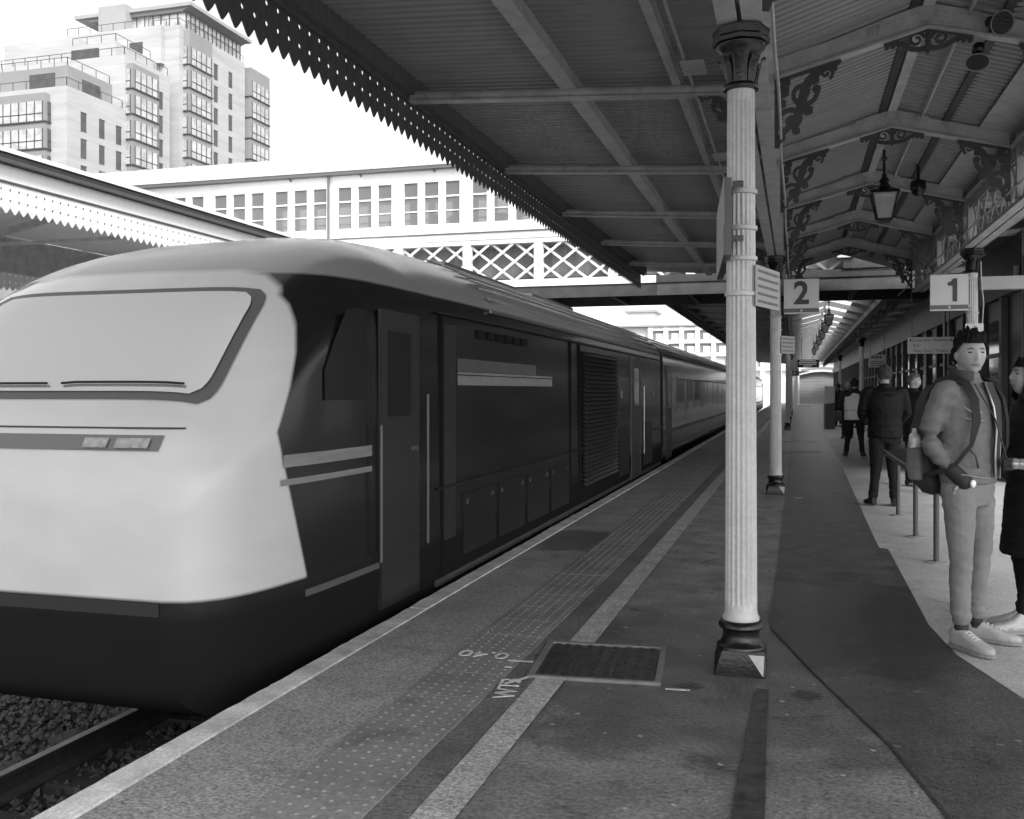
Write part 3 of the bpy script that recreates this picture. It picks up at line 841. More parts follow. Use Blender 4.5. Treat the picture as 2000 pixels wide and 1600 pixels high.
for g_ in range(-5, 9):
    x0 = grp0 + 1.915*g_
    for k in range(3):
        xx = x0 + 0.585*k
        w_ = link("window", wf, br, (xx,YBR,0)); link("pane", wp, w_)
        if k < 2: link("mullion", mull, br, (xx+0.2925,YBR,0))
        link("rear_mullion", rear_m, br, (xx+0.29,YBB,0))
    link("mullion", mull2, br, (x0-0.3725,YBR,0))
rp = MB().box(-0.20,0.20,-0.003,0.003,5.81,6.97).mesh("rear_pane", mgl)
# interior white notices seen through the glass
for k,(x,z0,z1,w) in enumerate(((-11.0,5.85,6.25,0.3),(-10.35,5.85,6.3,0.25),(-9.75,5.85,6.35,0.35),(-9.2,5.85,6.3,0.3),(-8.7,5.85,6.35,0.3),(-12.9,5.9,6.2,0.4),(-7.9,5.85,6.3,0.35))):
    bb("notice_board", x, x+w, YBR+1.3, YBR+1.32, z0, z1, m_white)
MB().tube([(BX0,YBR+0.5,6.05),(BX1,YBR+0.5,6.05)],0.02,6).build("handrail", m_bdark, br)
# eaves gutter and roof
bb("eaves_gutter", BX0,BX1, YBR-0.28,YBR-0.10,7.26,7.36, m_bdark)
bb("eaves_gutter", BX0,BX1, YBB+0.10,YBB+0.28,7.26,7.36, m_bdark)
YC = (YBR+YBB)/2
def roofsheet(w):
    mb = MB(); pts = []
    for i in range(13):
        a = i/12; y = YBR-0.30+(YBB-YBR+0.6)*a
        z = 7.36+0.78*math.sin(PI*a)**0.9
        pts.append((y,z))
    rings = [[(0,y,z),(w-0.012,y,z),(w-0.012,y,z-0.02),(0,y,z-0.02)] for y,z in pts]
    return mb.loft(rings).mesh("roof_sheet", m_broof, 40)
rs = roofsheet(1.6)
rib = MB()
for i in range(12):
    a0, a1 = i/12, (i+1)/12
    f = lambda a: (0, YBR-0.31+(YBB-YBR+0.62)*a, 7.365+0.78*math.sin(PI*a)**0.9)
    rib.bar(f(a0), f(a1), 0.03, 0.02)
rbm = rib.mesh("roof_rib", m_broof)
x = BX0
while x < BX1-0.2:
    link("roof_sheet", rs, br, (x,0,0)); link("roof_rib", rbm, br, (x,0,0)); x += 1.6
MB().tube([(-12.13,YBR-0.16,7.28),(-12.13,YBR-0.16,5.2),(-12.13,YBR-0.16,4.2)],0.035,8).build("downpipe", m_bdark, br, 60)
for x in (-13.3,-11.2,-9.1,-7.0): MB().bar((x,YBR-0.19,7.25),(x,YBR-0.08,7.20),0.03,0.03).build("gutter_bracket", m_bdark, br)
# stair trestle legs on the platform side
for x in (3.4, 5.6):
    bb("support_leg", x-0.12, x+0.12, YBR+0.3, YBR+0.54, 0, 3.8, m_bluegrey)
bb("signal_lamp_box", 0.92, 1.28, YBR-0.25, YBR-0.15, 4.55, 4.95, m_white)

# ================================================================== APARTMENT TOWER
TX = -77.0
m_t1 = M("pale_brick", 0.44, 0.7, var=0.14, vs=0.5, streak=(0.3,0.3,3.0))
m_t2 = M("grey_cladding", 0.36, 0.6, var=0.06, vs=0.6)
m_t3 = M("dark_cladding", 0.27, 0.6, var=0.06, vs=0.6)
m_fr = M("window_frame_grey", 0.08, 0.5)
m_tg = M("tower_glass", 0.6, 0.15, var=0.35, vs=0.9, metal=0.55)
m_tgd = M("tower_slot_glass", 0.08, 0.15, var=0.3, vs=0.8)
tw = thing("apartment_tower", "stepped pale brick apartment block with stacked grey bay windows", "apartment block", (TX, 90, 0))
tw.location = (0,0,0)
def tb(name, x0,x1,y0,y1,z0,z1,m, parent=tw): return MB().box(x0,x1,y0,y1,z0,z1).build(name,m,parent)
walls = [
 ("wall", TX-22, TX, 89.0, 98.6, 0, 35.0, m_t1),
 ("wall", TX-26, TX, 98.62, 107.3, 0, 41.6, m_t1),
 ("wall", TX-26, TX-3.0, 107.32, 109.3, 0, 44.0, m_t2),
 ("wall", TX-28, TX, 109.32, 125.0, 0, 49.0, m_t1),
 ("wall", TX-20, TX-0.6, 125.02, 131.0, 0, 48.5, m_t1),
 ("upper_wall", TX-22, TX-1.8, 91.2, 98.59, 35.02, 38.1, m_t3),
 ("upper_wall", TX-17, TX-2.5, 100.2, 107.28, 41.62, 44.0, m_t1),
 ("upper_wall", TX-17, TX-9.0, 101.5, 108.5, 44.02, 45.4, m_t1),
 ("upper_wall", TX-17, TX-2.2, 108.55, 109.3, 44.02, 48.95, m_t1),
 ("stair_tower", TX-13.0, TX-8.7, 109.9, 114.0, 49.02, 52.9, m_t2),
]
for w in walls: tb(*w)
# glazed penthouse and oversailing roof
tb("penthouse", TX-12, TX-0.5, 111.5, 124.5, 49.02, 51.5, m_tg)
for k in range(14):
    yy = 111.5+13*k/13
    tb("mullion", TX-0.5, TX-0.42, yy-0.05, yy+0.05, 49.02, 51.5, m_fr)
for k in range(10):
    xx = TX-12+11.5*k/9
    tb("mullion", xx-0.05, xx+0.05, 111.42, 111.5, 49.02, 51.5, m_fr)
tb("transom", TX-0.5, TX-0.44, 111.5, 124.5, 50.4, 50.5, m_fr)
tb("roof", TX-17.5, TX+0.8, 110.6, 125.5, 52.0, 52.45, m_t2)
mb = MB(); mb.prism([(TX-17,51.99),(TX+0.5,51.99),(TX-0.8,51.52),(TX-15,51.52)],'y',111.0,125.0); mb.build("roof_soffit", m_t3, tw)
# parapet rails: glass balustrades with top rail
def rail(x0,y0,x1,y1,z):
    MB().bar((x0,y0,z+1.0),(x1,y1,z+1.0),0.06,0.06).build("balcony_rail", m_fr, tw)
    L = math.hypot(x1-x0,y1-y0); n = max(2,int(L/1.8))
    for k in range(n+1):
        f = k/n; x,y = x0+(x1-x0)*f, y0+(y1-y0)*f
        MB().bar((x,y,z),(x,y,z+0.95),0.06,0.06).build("rail_post", m_fr, tw)
for (xa,ya,xb,yb,z) in ((TX-22,89.2,TX-0.2,89.2,35.0),(TX-0.2,89.2,TX-0.2,98.4,35.0),(TX-22,91.4,TX-2,91.4,38.1),(TX-2,91.4,TX-2,98.4,38.1),
                        (TX-22,98.8,TX-0.2,98.8,41.6),(TX-0.2,98.8,TX-0.2,107.1,41.6),(TX-9,100.4,TX-2.7,100.4,44.0),(TX-2.7,100.4,TX-2.7,107,44.0),
                        (TX-17,108.7,TX-2.4,108.7,48.95),(TX-4,109.5,TX-0.2,109.5,49.0),(TX-0.2,109.5,TX-0.2,124.8,49.0)):
    rail(xa,ya,xb,yb,z)
# slot windows (dark recessed strips) on the +x facade and -y facade
slotx = MB().box(-0.3,0.02,-0.42,0.42,-1.08,1.08).mesh("window", m_tgd)
slotxf = MB().box(-0.02,0.06,-0.47,-0.40,-1.12,1.12).box(-0.02,0.06,-0.39,0.47,1.05,1.12).mesh("window_frame", m_fr)
def slot(y, z):
    w = link("window", slotx, tw, (TX,y,z)); link("window_frame", slotxf, w)
for z in [33.2-1.6-3.0*k for k in range(6)]:
    for y in (91.6, 94.6, 97.5): slot(y, z)
for z in [38.0-3.0*k for k in range(8)]: slot(105.4, z)
for z in [45.4-3.05*k for k in range(9)]:
    for y in (117.6, 121.2): slot(y, z)
sloty = MB().box(-0.5,0.5,-0.02,0.3,-1.1,1.1).mesh("window", m_tgd)
for z in [31.6-3.0*k for k in range(6)]: link("window", sloty, tw, (TX-11.2,89.0,z)); link("window", sloty, tw, (TX-14.5,89.0,z))
# stacked bay windows: frame box + panes
def bay(x0,x1,y0,y1,ztop,n,fl,pane_x,pane_y,head=1.3):
    """grey framed bays, panes facing +x and -y"""
    tb("bay_frame", x0,x1,y0,y1,0,ztop,m_t3)
    for k in range(n):
        zt = ztop-head-fl*k; zb = zt-fl+0.85
        if pane_x:
            MB().box(x1-0.01,x1+0.05,y0+0.35,y1-0.35,zb,zt).build("bay_window", m_tg, tw)
            w_ = tw.children[-1] if False else None
            nm = 4
            for q in range(nm+1):
                yy = y0+0.35+(y1-y0-0.7)*q/nm
                tb("glazing_bar", x1+0.05,x1+0.11,yy-0.04,yy+0.04,zb,zt,m_fr)
            tb("glazing_bar", x1+0.05,x1+0.11,y0+0.35,y1-0.35,zb+0.75,zb+0.83,m_fr)
        if pane_y:
            MB().box(x0+0.3,x1-0.3,y0-0.05,y0+0.01,zb,zt).build("bay_window", m_tg, tw)
            nm = max(1,int((x1-x0)/1.1))
            for q in range(nm+1):
                xx = x0+0.3+(x1-x0-0.6)*q/nm
                tb("glazing_bar", xx-0.04,xx+0.04,y0-0.11,y0-0.05,zb,zt,m_fr)
            tb("glazing_bar", x0+0.3,x1-0.3,y0-0.11,y0-0.05,zb+0.75,zb+0.83,m_fr)
        tb("bay_ledge", x0-0.05,x1+0.16,y0-0.16,y1+0.05,zb-0.18,zb-0.06,m_fr)
bay(TX-9.2,TX-2.2,88.2,89.6,34.2,5,3.0,True,True,0.9)
bay(TX-1.2,TX+0.9,98.9,103.9,40.6,7,3.05,True,True,0.7)
bay(TX-1.6,TX+0.9,110.2,115.4,48.6,9,3.05,True,True,2.2)
bay(TX-1.2,TX+0.6,125.6,130.9,48.6,6,3.05,True,False,1.9)
for (x0,x1,z0,z1) in ((TX-9,TX-5,42.2,43.4),(TX-7,TX-3.5,35.6,37.4),(TX-7,TX-5,45.4,47.0)):
    tb("window", x0,x1,{42.2:100.12,35.6:91.12,45.4:108.47}[z0],{42.2:100.3,35.6:91.3,45.4:108.6}[z0],z0,z1,m_tgd)
tb("window", TX-1.82,TX-1.74,93.5,96.5,35.6,37.2,m_tgd)
tb("window", TX-2.98,TX-2.9,107.8,108.6,40.2,43.0,m_tgd)

# ================================================================== DISTANT OFFICE
of = thing("office_block", "distant white concrete office block with a grid of deep windows", "office building", (-20,150,0))
of.location = (0,0,0)
m_oc = M("white_concrete", 0.78, 0.7, var=0.04, vs=0.4)
m_og = M("office_recess", 0.22, 0.3, var=0.2, vs=0.5)
def ob(n_, x0,x1,y0,y1,z0,z1,m): return MB().box(x0,x1,y0,y1,z0,z1).build(n_,m,of)
ob("wall", -60,20,150.6,165,-1,11.2,m_oc)
ob("roof_edge", -60,20,149.6,165.5,11.22,11.5,m_t2)
ob("plant_room", -25.5,-21.3,152,158,11.52,13.6,m_oc)
ob("plant_roof", -25.9,-20.9,151.6,158.4,13.62,14.0,m_t2)
pier = MB().box(-0.35,0.35,149.8,150.58,-1,11.2).mesh("pier", m_oc)
for k in range(14): link("pier", pier, of, (-21.6+2.4*k,0,0))
for z in (10.6,8.6,6.6,4.4,2.2): ob("floor_band", -21.6,12,149.9,150.58,z,z+0.55,m_oc)
wr = MB().box(-0.8,0.8,150.3,150.59,-0.7,0.65).mesh("window", m_og)
wb_ = MB().box(-0.35,0.8,150.1,150.29,-0.7,0.3).mesh("window_blind", m_oc)
for k in range(13):
    for z in (9.85,7.85):
        w = link("window", wr, of, (-20.4+2.4*k,0,z)); link("window_blind", wb_, w)
pn = MB().box(-0.8,0.8,150.4,150.59,-0.65,0.55).mesh("spandrel_panel", M("spandrel", 0.6, 0.5))
for k in range(13): link("spandrel_panel", pn, of, (-20.4+2.4*k,0,5.7))
# ================================================================== TRAIN
TC = -4.01; HW = 1.365; SCR0, SCR1 = 0.36, 0.93
lin = lambda a, b, n: [a+(b-a)*i/n for i in range(n+1)]
m_nose_y = None
def livery():
    """power-car paint: pale nose ahead of a slanted line, dark glossy flank, greyer roof"""
    m = bpy.data.materials.new("power_car_paint"); m.use_nodes = True
    n, l = m.node_tree.nodes, m.node_tree.links
    b = n["Principled BSDF"]; b.inputs["Roughness"].default_value = 0.22; b.inputs["Coat Weight"].default_value = 0.4; b.inputs["Coat Roughness"].default_value = 0.1
    geo = n.new("ShaderNodeNewGeometry"); sp = n.new("ShaderNodeSeparateXYZ"); l.new(geo.outputs["Position"], sp.inputs[0])
    fc = n.new("ShaderNodeFloatCurve")
    mr = n.new("ShaderNodeMapRange"); mr.inputs["From Min"].default_value = -1; mr.inputs["From Max"].default_value = 3.2
    l.new(sp.outputs[2], mr.inputs["Value"]); l.new(mr.outputs[0], fc.inputs["Value"])
    cv = fc.mapping.curves[0]
    pts = [(-1,5.02),(0.42,5.02),(1.25,4.76),(2.05,5.2),(2.6,5.8),(3.2,6.6)]
    cv.points[0].location = ((pts[0][0]+1)/4.2, (pts[0][1]-3)/4); cv.points[1].location = ((pts[-1][0]+1)/4.2, (pts[-1][1]-3)/4)
    for z, y in pts[1:-1]: cv.points.new((z+1)/4.2, (y-3)/4)
    for pt_ in cv.points: pt_.handle_type = 'VECTOR'
    fc.mapping.update()
    ma = n.new("ShaderNodeMath"); ma.operation = 'MULTIPLY_ADD'; ma.inputs[1].default_value = 4; ma.inputs[2].default_value = 3
    l.new(fc.outputs[0], ma.inputs[0])
    sb = n.new("ShaderNodeMath"); sb.operation = 'SUBTRACT'; l.new(ma.outputs[0], sb.inputs[0]); l.new(sp.outputs[1], sb.inputs[1])
    st = n.new("ShaderNodeMapRange"); st.inputs["From Min"].default_value = -0.012; st.inputs["From Max"].default_value = 0.012
    l.new(sb.outputs[0], st.inputs["Value"])
    # lower limit of the pale nose
    lo = n.new("ShaderNodeMapRange"); lo.inputs["From Min"].default_value = 0.40; lo.inputs["From Max"].default_value = 0.42
    l.new(sp.outputs[2], lo.inputs["Value"])
    mu = n.new("ShaderNodeMath"); mu.operation = 'MULTIPLY'; l.new(st.outputs[0], mu.inputs[0]); l.new(lo.outputs[0], mu.inputs[1])
    # roof grey above the cantrail
    rf = n.new("ShaderNodeMapRange"); rf.inputs["From Min"].default_value = 2.20; rf.inputs["From Max"].default_value = 2.22
    rf.inputs["To Min"].default_value = 0.014; rf.inputs["To Max"].default_value = 0.34
    l.new(sp.outputs[2], rf.inputs["Value"])
    nz = n.new("ShaderNodeTexNoise"); nz.inputs["Scale"].default_value = 2.2; nz.inputs["Detail"].default_value = 6
    mp = n.new("ShaderNodeMapping"); mp.inputs["Scale"].default_value = (1,0.35,2.2); l.new(geo.outputs["Position"], mp.inputs[0]); l.new(mp.outputs[0], nz.inputs["Vector"])
    nr = n.new("ShaderNodeMapRange"); nr.inputs["From Min"].default_value = 0.3; nr.inputs["From Max"].default_value = 0.7; nr.inputs["To Min"].default_value = 0.95; nr.inputs["To Max"].default_value = 1.05
    l.new(nz.outputs["Fac"], nr.inputs["Value"])
    mx = n.new("ShaderNodeMix"); mx.data_type = 'FLOAT'
    l.new(mu.outputs[0], mx.inputs[0]); l.new(rf.outputs[0], mx.inputs[2]); mx.inputs[3].default_value = 0.62
    m4 = n.new("ShaderNodeMath"); m4.operation = 'MULTIPLY'; l.new(mx.outputs[0], m4.inputs[0]); l.new(nr.outputs[0], m4.inputs[1])
    cc = n.new("ShaderNodeCombineColor")
    for k in range(3): l.new(m4.outputs[0], cc.inputs[k])
    l.new(cc.outputs[0], b.inputs["Base Color"])
    rr = n.new("ShaderNodeMapRange"); rr.inputs["From Min"].default_value=0.3; rr.inputs["From Max"].default_value=0.7; rr.inputs["To Min"].default_value=0.24; rr.inputs["To Max"].default_value=0.34
    
    lr_ = n.new("ShaderNodeMapRange"); lr_.inputs["From Min"].default_value = 0.30; lr_.inputs["From Max"].default_value = 0.42; lr_.inputs["To Min"].default_value = 0.75; lr_.inputs["To Max"].default_value = 0.26
    l.new(sp.outputs[2], lr_.inputs["Value"]); l.new(lr_.outputs[0], b.inputs["Roughness"])
    lc_ = n.new("ShaderNodeMapRange"); lc_.inputs["From Min"].default_value = 0.30; lc_.inputs["From Max"].default_value = 0.42; lc_.inputs["To Min"].default_value = 0.0; lc_.inputs["To Max"].default_value = 0.2
    l.new(sp.outputs[2], lc_.inputs["Value"]); l.new(lc_.outputs[0], b.inputs["Coat Weight"])
    ls_ = n.new("ShaderNodeMapRange"); ls_.inputs["From Min"].default_value = 0.30; ls_.inputs["From Max"].default_value = 0.42; ls_.inputs["To Min"].default_value = 0.08; ls_.inputs["To Max"].default_value = 0.3
    l.new(sp.outputs[2], ls_.inputs["Value"]); l.new(ls_.outputs[0], b.inputs["Specular IOR Level"])
    return m
m_pc = livery()
m_flank = M("coach_flank", 0.03, 0.18, var=0.25, vs=1.2, coat=0.5, streak=(1,0.3,2))
m_croof = M("coach_roof", 0.30, 0.25, var=0.2, vs=1.5, streak=(1,0.25,1))
m_under = M("underframe", 0.012, 0.8, var=0.4, vs=4, spec=0.15)
m_pcd = M("flank_panel", 0.016, 0.3, var=0.2, vs=2, spec=0.3)
m_panel = M("train_door_panel", 0.028, 0.3, var=0.15, vs=3)
m_panel2 = M("train_pale_panel", 0.10, 0.35, var=0.15, vs=4)
m_strip = M("train_pale_lettering", 0.24, 0.4, var=0.2, vs=8, streak=(1,0.6,5))
m_wind = M("windscreen_glass", 0.80, 0.06, metal=0.75)

def roofz(c, p=1.9, q=0.58):
    c = min(1.0, abs(c))
    return (1-c**p)**q
def section(y, hw, ztop, zbot, zc, nexp=2.6, p=1.9, q=0.58):
    """body cross-section ring: flat sides below cantrail zc, curved roof up to ztop"""
    ring = []
    def side(s):
        pts = [(s*hw*0.93, zbot), (s*hw*0.985, zbot+0.22), (s*hw, zbot+0.5)]
        for f in (0.33,0.66,1.0): pts.append((s*hw*(1-0.012*f), zbot+0.5+(zc-zbot-0.5)*f))
        return pts
    rightp = side(1)
    roof = []
    nr = 16
    for i in range(1, nr):
        a = PI*i/nr
        c_, s_ = math.cos(a), math.sin(a)
        x = hw*0.988*math.copysign(abs(c_)**(0.45 if p > 2.5 else 1.0), c_); z = zc + (ztop-zc)*roofz(x/(hw*0.988), p, q)
        roof.append((x, z))
    left = [(x, z) for x, z in reversed(side(-1))]
    return [(TC+x, y, z) for x, z in rightp+roof+left]

# stations of the nose: y, half width, top z, bottom z
T0 = 4.22
prof = [(0.0,0.94,0.92,0.02),(0.03,1.05,1.08,-0.08),(0.08,1.12,1.20,-0.15),(0.15,1.18,1.29,-0.20),(0.23,1.22,1.36,-0.23),(0.32,1.25,1.42,-0.25),(0.42,1.272,1.53,-0.26),(0.54,1.292,1.665,-0.27),(0.66,1.306,1.80,-0.28),
        (0.78,1.318,1.93,-0.28),(0.90,1.328,2.045,-0.28),(1.02,1.335,2.14,-0.28),(1.2,1.342,2.25,-0.28),(1.45,1.348,2.37,-0.28),(1.75,1.354,2.48,-0.28),(2.1,1.358,2.58,-0.28),(2.6,1.362,2.68,-0.28),(3.1,1.364,2.755,-0.28),(3.6,1.365,2.785,-0.28),(4.2,1.365,2.80,-0.28)]
def blend(s_):
    """corner sharpness of the nose section, easing into the round roof"""
    f = min(1.0, max(0.0, (s_-0.9)/2.2)); f = f*f*(3-2*f)
    return 6.5+(1.9-6.5)*f, 0.5+(0.58-0.5)*f
def cant(s_, zt, zb):
    f = min(1.0, max(0.0, (s_-0.9)/2.2))
    return min(2.18, zb+(zt-zb)*(0.80-0.02*f))
PEND = 19.85
rings = []
for s_, hw, zt, zb in prof:
    p_, q_ = blend(s_)
    rings.append(section(T0+s_, hw, zt, zb, cant(s_, zt, zb), 2.6, p_, q_))
for yy in (9,11,13,15,17,19,PEND): rings.append(section(yy, HW, 2.80, -0.28, 2.18, 2.6))
pc = thing("power_car", "dark-sided locomotive with a pale raked nose standing at the near platform", "locomotive", (TC, T0, -1.0))
pc.location = (0,0,0)
mbp = MB().loft(rings); body = mbp.build("body", m_pc, pc, 38)
def nose_pt(s, x, off=0.0):
    """point on the raked front at centre-offset x, distance s behind the tip"""
    for a, b in zip(prof[:-1], prof[1:]):
        if a[0] <= s <= b[0]:
            f = (s-a[0])/(b[0]-a[0]); hw = a[1]+(b[1]-a[1])*f; zt = a[2]+(b[2]-a[2])*f; zb = a[3]+(b[3]-a[3])*f; break
    zc = cant(s, zt, zb); p_, q_ = blend(s)
    z = zc+(zt-zc)*roofz(abs(x)/(hw*0.988), p_, q_)
    return Vector((TC+x, T0+s, z))+Vector((0,-0.6,0.75))*off
def nose_patch(name, s0, s1, x0, x1, mat, off, ns=8, nx=20, parent=pc, thick=0.02, rad=0.12):
    vs = []; fs = []
    def inside(s, x):
        u = min((s-s0),(s1-s)); w = min(x-x0, x1-x)
        return True
    for i in range(ns+1):
        for k in range(nx+1):
            f, g_ = i/ns, k/nx
            # rounded-rect mapping
            ins = rad*(1-math.sqrt(max(0,1-(max(0,abs(2*f-1)-0.6)/0.4)**2)))
            xa, xb = x0+ins, x1-ins
            vs.append(nose_pt(s0+(s1-s0)*f, xa+(xb-xa)*g_, off))
    for i in range(ns):
        for k in range(nx):
            a = i*(nx+1)+k; fs.append((a,a+1,a+nx+2,a+nx+1))
    return MB().add(vs, fs).build(name, mat, parent, 180)
ws = nose_patch("windscreen", SCR0, SCR1, -0.93, 0.93, m_wind, 0.016, rad=0.08, ns=18)
nose_patch("windscreen_surround", SCR0-0.035, SCR1+0.045, -1.0, 1.0, M("screen_surround",0.10,0.4), 0.008, rad=0.08, ns=18)
for xs in (lin(0.0,0.8,8), lin(-0.8,-0.1,8)):
    wp_ = MB(); wp_.tube([nose_pt(SCR0+0.03+0.006*(x>0), x, 0.03) for i, x in enumerate(xs)], 0.008, 6); wp_.build("wiper", m_black, ws)
# light cluster slot under the screen
def front_pt(x, z, off=0.0):
    """approximate front surface point of the blunt nose at lateral x and height z"""
    best = None
    for i in range(len(prof)-1):
        for f in [q/24 for q in range(24)]:
            hw = prof[i][1]+(prof[i+1][1]-prof[i][1])*f; zt = prof[i][2]+(prof[i+1][2]-prof[i][2])*f; s = prof[i][0]+(prof[i+1][0]-prof[i][0])*f
            if hw >= abs(x) and zt >= z and nose_pt(s, x).z >= z: return Vector((TC+x, T0+s-off, z))
    return Vector((TC+x, T0+0.4-off, z))
def front_band(name, z0, z1, x0, x1, mat, off, n=24, parent=pc):
    vs = []; fs = []
    for k in range(n+1):
        x = x0+(x1-x0)*k/n
        vs += [front_pt(x,z0,off), front_pt(x,z1,off)]
    for k in range(n): fs.append((2*k,2*k+2,2*k+3,2*k+1))
    return MB().add(vs, fs).build(name, mat, parent, 180)
lc = front_band("light_cluster", 1.165, 1.245, -0.86, 0.86, M("lamp_recess",0.16,0.3), 0.010)
for x0_, x1_ in ((-0.80,-0.60),(-0.55,-0.40),(0.40,0.55),(0.60,0.80)):
    front_band("headlight", 1.18, 1.23, x0_, x1_, M("headlight_lens",0.35,0.08,spec=0.9,var=0.3,vs=25), 0.018, 6, lc)
front_band("panel_gap", 1.275, 1.285, -0.95, 0.95, M("seam_dark",0.05,0.5), 0.006)
front_band("bumper_beam", 0.33, 0.40, -0.92, 0.92, M("nose_valance",0.02,0.5), 0.006)

for x in ():
    MB().box(TC+x-0.04,TC+x+0.04,T0-0.02,T0+0.25,-0.62,-0.05).build("life_guard", m_under, pc)
SX = TC+HW      # flank plane
def flank(name, y0,y1,z0,z1,mat,out=0.012,parent=pc,inn=0.02): 
    return MB().box(SX-inn,SX+out,y0,y1,z0,z1).build(name,mat,parent)
# cab side: window, door, decals that follow the tapering flank
def hw_at(y):
    sy = y-T0
    for a_, b_ in zip(prof[:-1], prof[1:]):
        if a_[0] <= sy <= b_[0]: return a_[1]+(b_[1]-a_[1])*(sy-a_[0])/(b_[0]-a_[0])
    return HW
def decal(name, poly_rows, mat, off=0.004, parent=pc):
    """poly_rows: list of (y, z0, z1); follows the flank"""
    vs = []; fs = []
    for y, z0, z1 in poly_rows:
        fz = lambda z: min(1.0, max(0.0, (z-0.22)/1.9))
        hh = hw_at(y)
        vs += [(TC+hh*(1-0.012*fz(z0))+off,y,z0),(TC+hh*(1-0.012*fz(z1))+off,y,z1)]
    for k in range(len(poly_rows)-1): fs.append((2*k,2*k+2,2*k+3,2*k+1))
    return MB().add(vs, fs).build(name, mat, parent)
decal("cab_side_window", [(5.22,1.42,1.60),(5.34,1.42,1.78),(5.50,1.42,1.98),(5.66,1.42,2.0),(5.78,1.42,2.0)], M("cab_glass",0.008,0.35,spec=0.3), 0.006)
dr = flank("cab_door", 5.95,6.62,0.02,2.02,m_panel,0.008)
flank("door_window", 6.05,6.45,1.30,1.88,M("cab_glass",0.02,0.12),0.012,dr)
MB().tube([(SX+0.035,6.72,0.35),(SX+0.035,6.72,1.45)],0.011,6).build("handrail", m_panel2, pc)
MB().tube([(SX+0.035,5.88,0.35),(SX+0.035,5.88,1.25)],0.011,6).build("handrail", m_panel2, pc)
flank("door_handle", 6.46,6.56,1.05,1.08,m_panel2,0.022,dr)
decal("livery_band", [(y,1.05,1.12) for y in lin(4.8,5.85,10)], m_strip)
decal("livery_band", [(y,0.95,0.985) for y in lin(4.78,5.85,10)], m_strip)
decal("name_panel", [(y,1.52,1.60) for y in lin(7.5,10.7,3)], m_strip)
decal("name_panel", [(y,1.61,1.63) for y in lin(7.5,10.7,3)], m_strip, 0.005)
decal("name_panel", [(y,1.635,1.74) for y in lin(7.5,10.0,3)], m_panel2)
decal("lower_stripe", [(y,0.30,0.34) for y in lin(5.0,6.6,10)], m_panel2)
flank("sill_strip", 7.0,PEND,-0.03,0.02,m_panel2,0.002)
# recessed pillars and body panels
for yy in (7.1, 11.6, 12.1): flank("panel_joint", yy,yy+0.03,0.05,2.1,m_under,0.004)
flank("equipment_panel", 7.15,7.42,0.30,2.0,m_panel,0.004)
for (ya_, yb_, z0_, z1_) in ((7.6,8.5,0.12,0.62),(8.6,9.5,0.12,0.62),(9.6,10.5,0.12,0.62),(10.6,11.5,0.12,0.62),(15.0,15.9,0.12,0.9),(17.5,18.6,0.12,0.9)):
    ap = flank("access_panel", ya_,yb_,z0_,z1_,m_pcd,0.007)
    for yy in (ya_+0.1,yb_-0.1): flank("panel_latch", yy-0.02,yy+0.02,z1_-0.09,z1_-0.05,m_panel2,0.012,ap)
for k in range(6): flank("vent_slot", 8.0+0.28*k,8.2+0.28*k,1.93,2.0,m_under,0.003)
for yy in (15.2,18.8): flank("warning_label", yy,yy+0.16,1.35,1.47,m_strip,0.004)
MB().bar((SX+0.006,7.0,0.72),(SX+0.006,PEND,0.72),0.012,0.018).build("waist_moulding", m_pcd, pc)
MB().bar((SX+0.004,7.0,2.08),(SX+0.004,PEND,2.08),0.010,0.016).build("waist_moulding", m_pcd, pc)
# louvred radiator grille
gr = flank("radiator_grille", 12.25,14.75,0.22,1.98,m_under,0.004)
sl_ = MB().bar((0,0,0),(0,2.46,0),0.05,0.012,(0.7,0,0.7)).mesh("louvre_slat", m_panel)
for k in range(30): link("louvre_slat", sl_, gr, (SX+0.028,12.27,0.26+0.058*k))
gd_ = flank("van_door", 16.2,17.1,0.02,2.0,m_panel,0.010); flank("door_window", 16.4,16.9,1.2,1.85,m_glassd,0.016,gd_)
flank("van_door_frame", 16.15,16.19,0.0,2.05,m_panel2,0.014); flank("van_door_frame", 17.11,17.15,0.0,2.05,m_panel2,0.014)
MB().tube([(SX+0.05,17.25,0.35),(SX+0.05,17.25,1.55)],0.014,6).build("handrail", m_steel, pc)
# roof fittings: ribs along the power car, exhaust and fan covers
def roof_pt(x, off=0.0):
    return (TC+x, 2.18+0.62*roofz(abs(x)/(HW*0.988))+off)
for x in (1.30,1.22,1.12,1.0,0.86,0.70,-0.7,-1.0):
    px_, pz_ = roof_pt(x, 0.004)
    MB().bar((px_,8.5,pz_),(px_,PEND-0.1,pz_),0.022,0.02,(0.5,0,0.9)).build("roof_rib", m_croof, pc)
px_, pz_ = roof_pt(1.352, 0.0)
MB().bar((SX-0.012,8.4,2.19),(SX-0.012,PEND,2.19),0.03,0.03).build("cantrail_gutter", m_steel, pc)
MB().box(TC-0.5,TC+0.5,9.5,12.2,2.62,2.82).build("roof_hatch", m_croof, pc)
MB().box(TC-0.5,TC+0.5,13.0,15.6,2.62,2.825).build("fan_cover", m_croof, pc)
for yy in ():
    MB().tube([(TC-0.4,yy,2.58),(TC-0.4,yy-0.05,2.66),(TC-0.4,yy-0.2,2.67)],0.03,8).build("horn", m_croof, pc, 50)
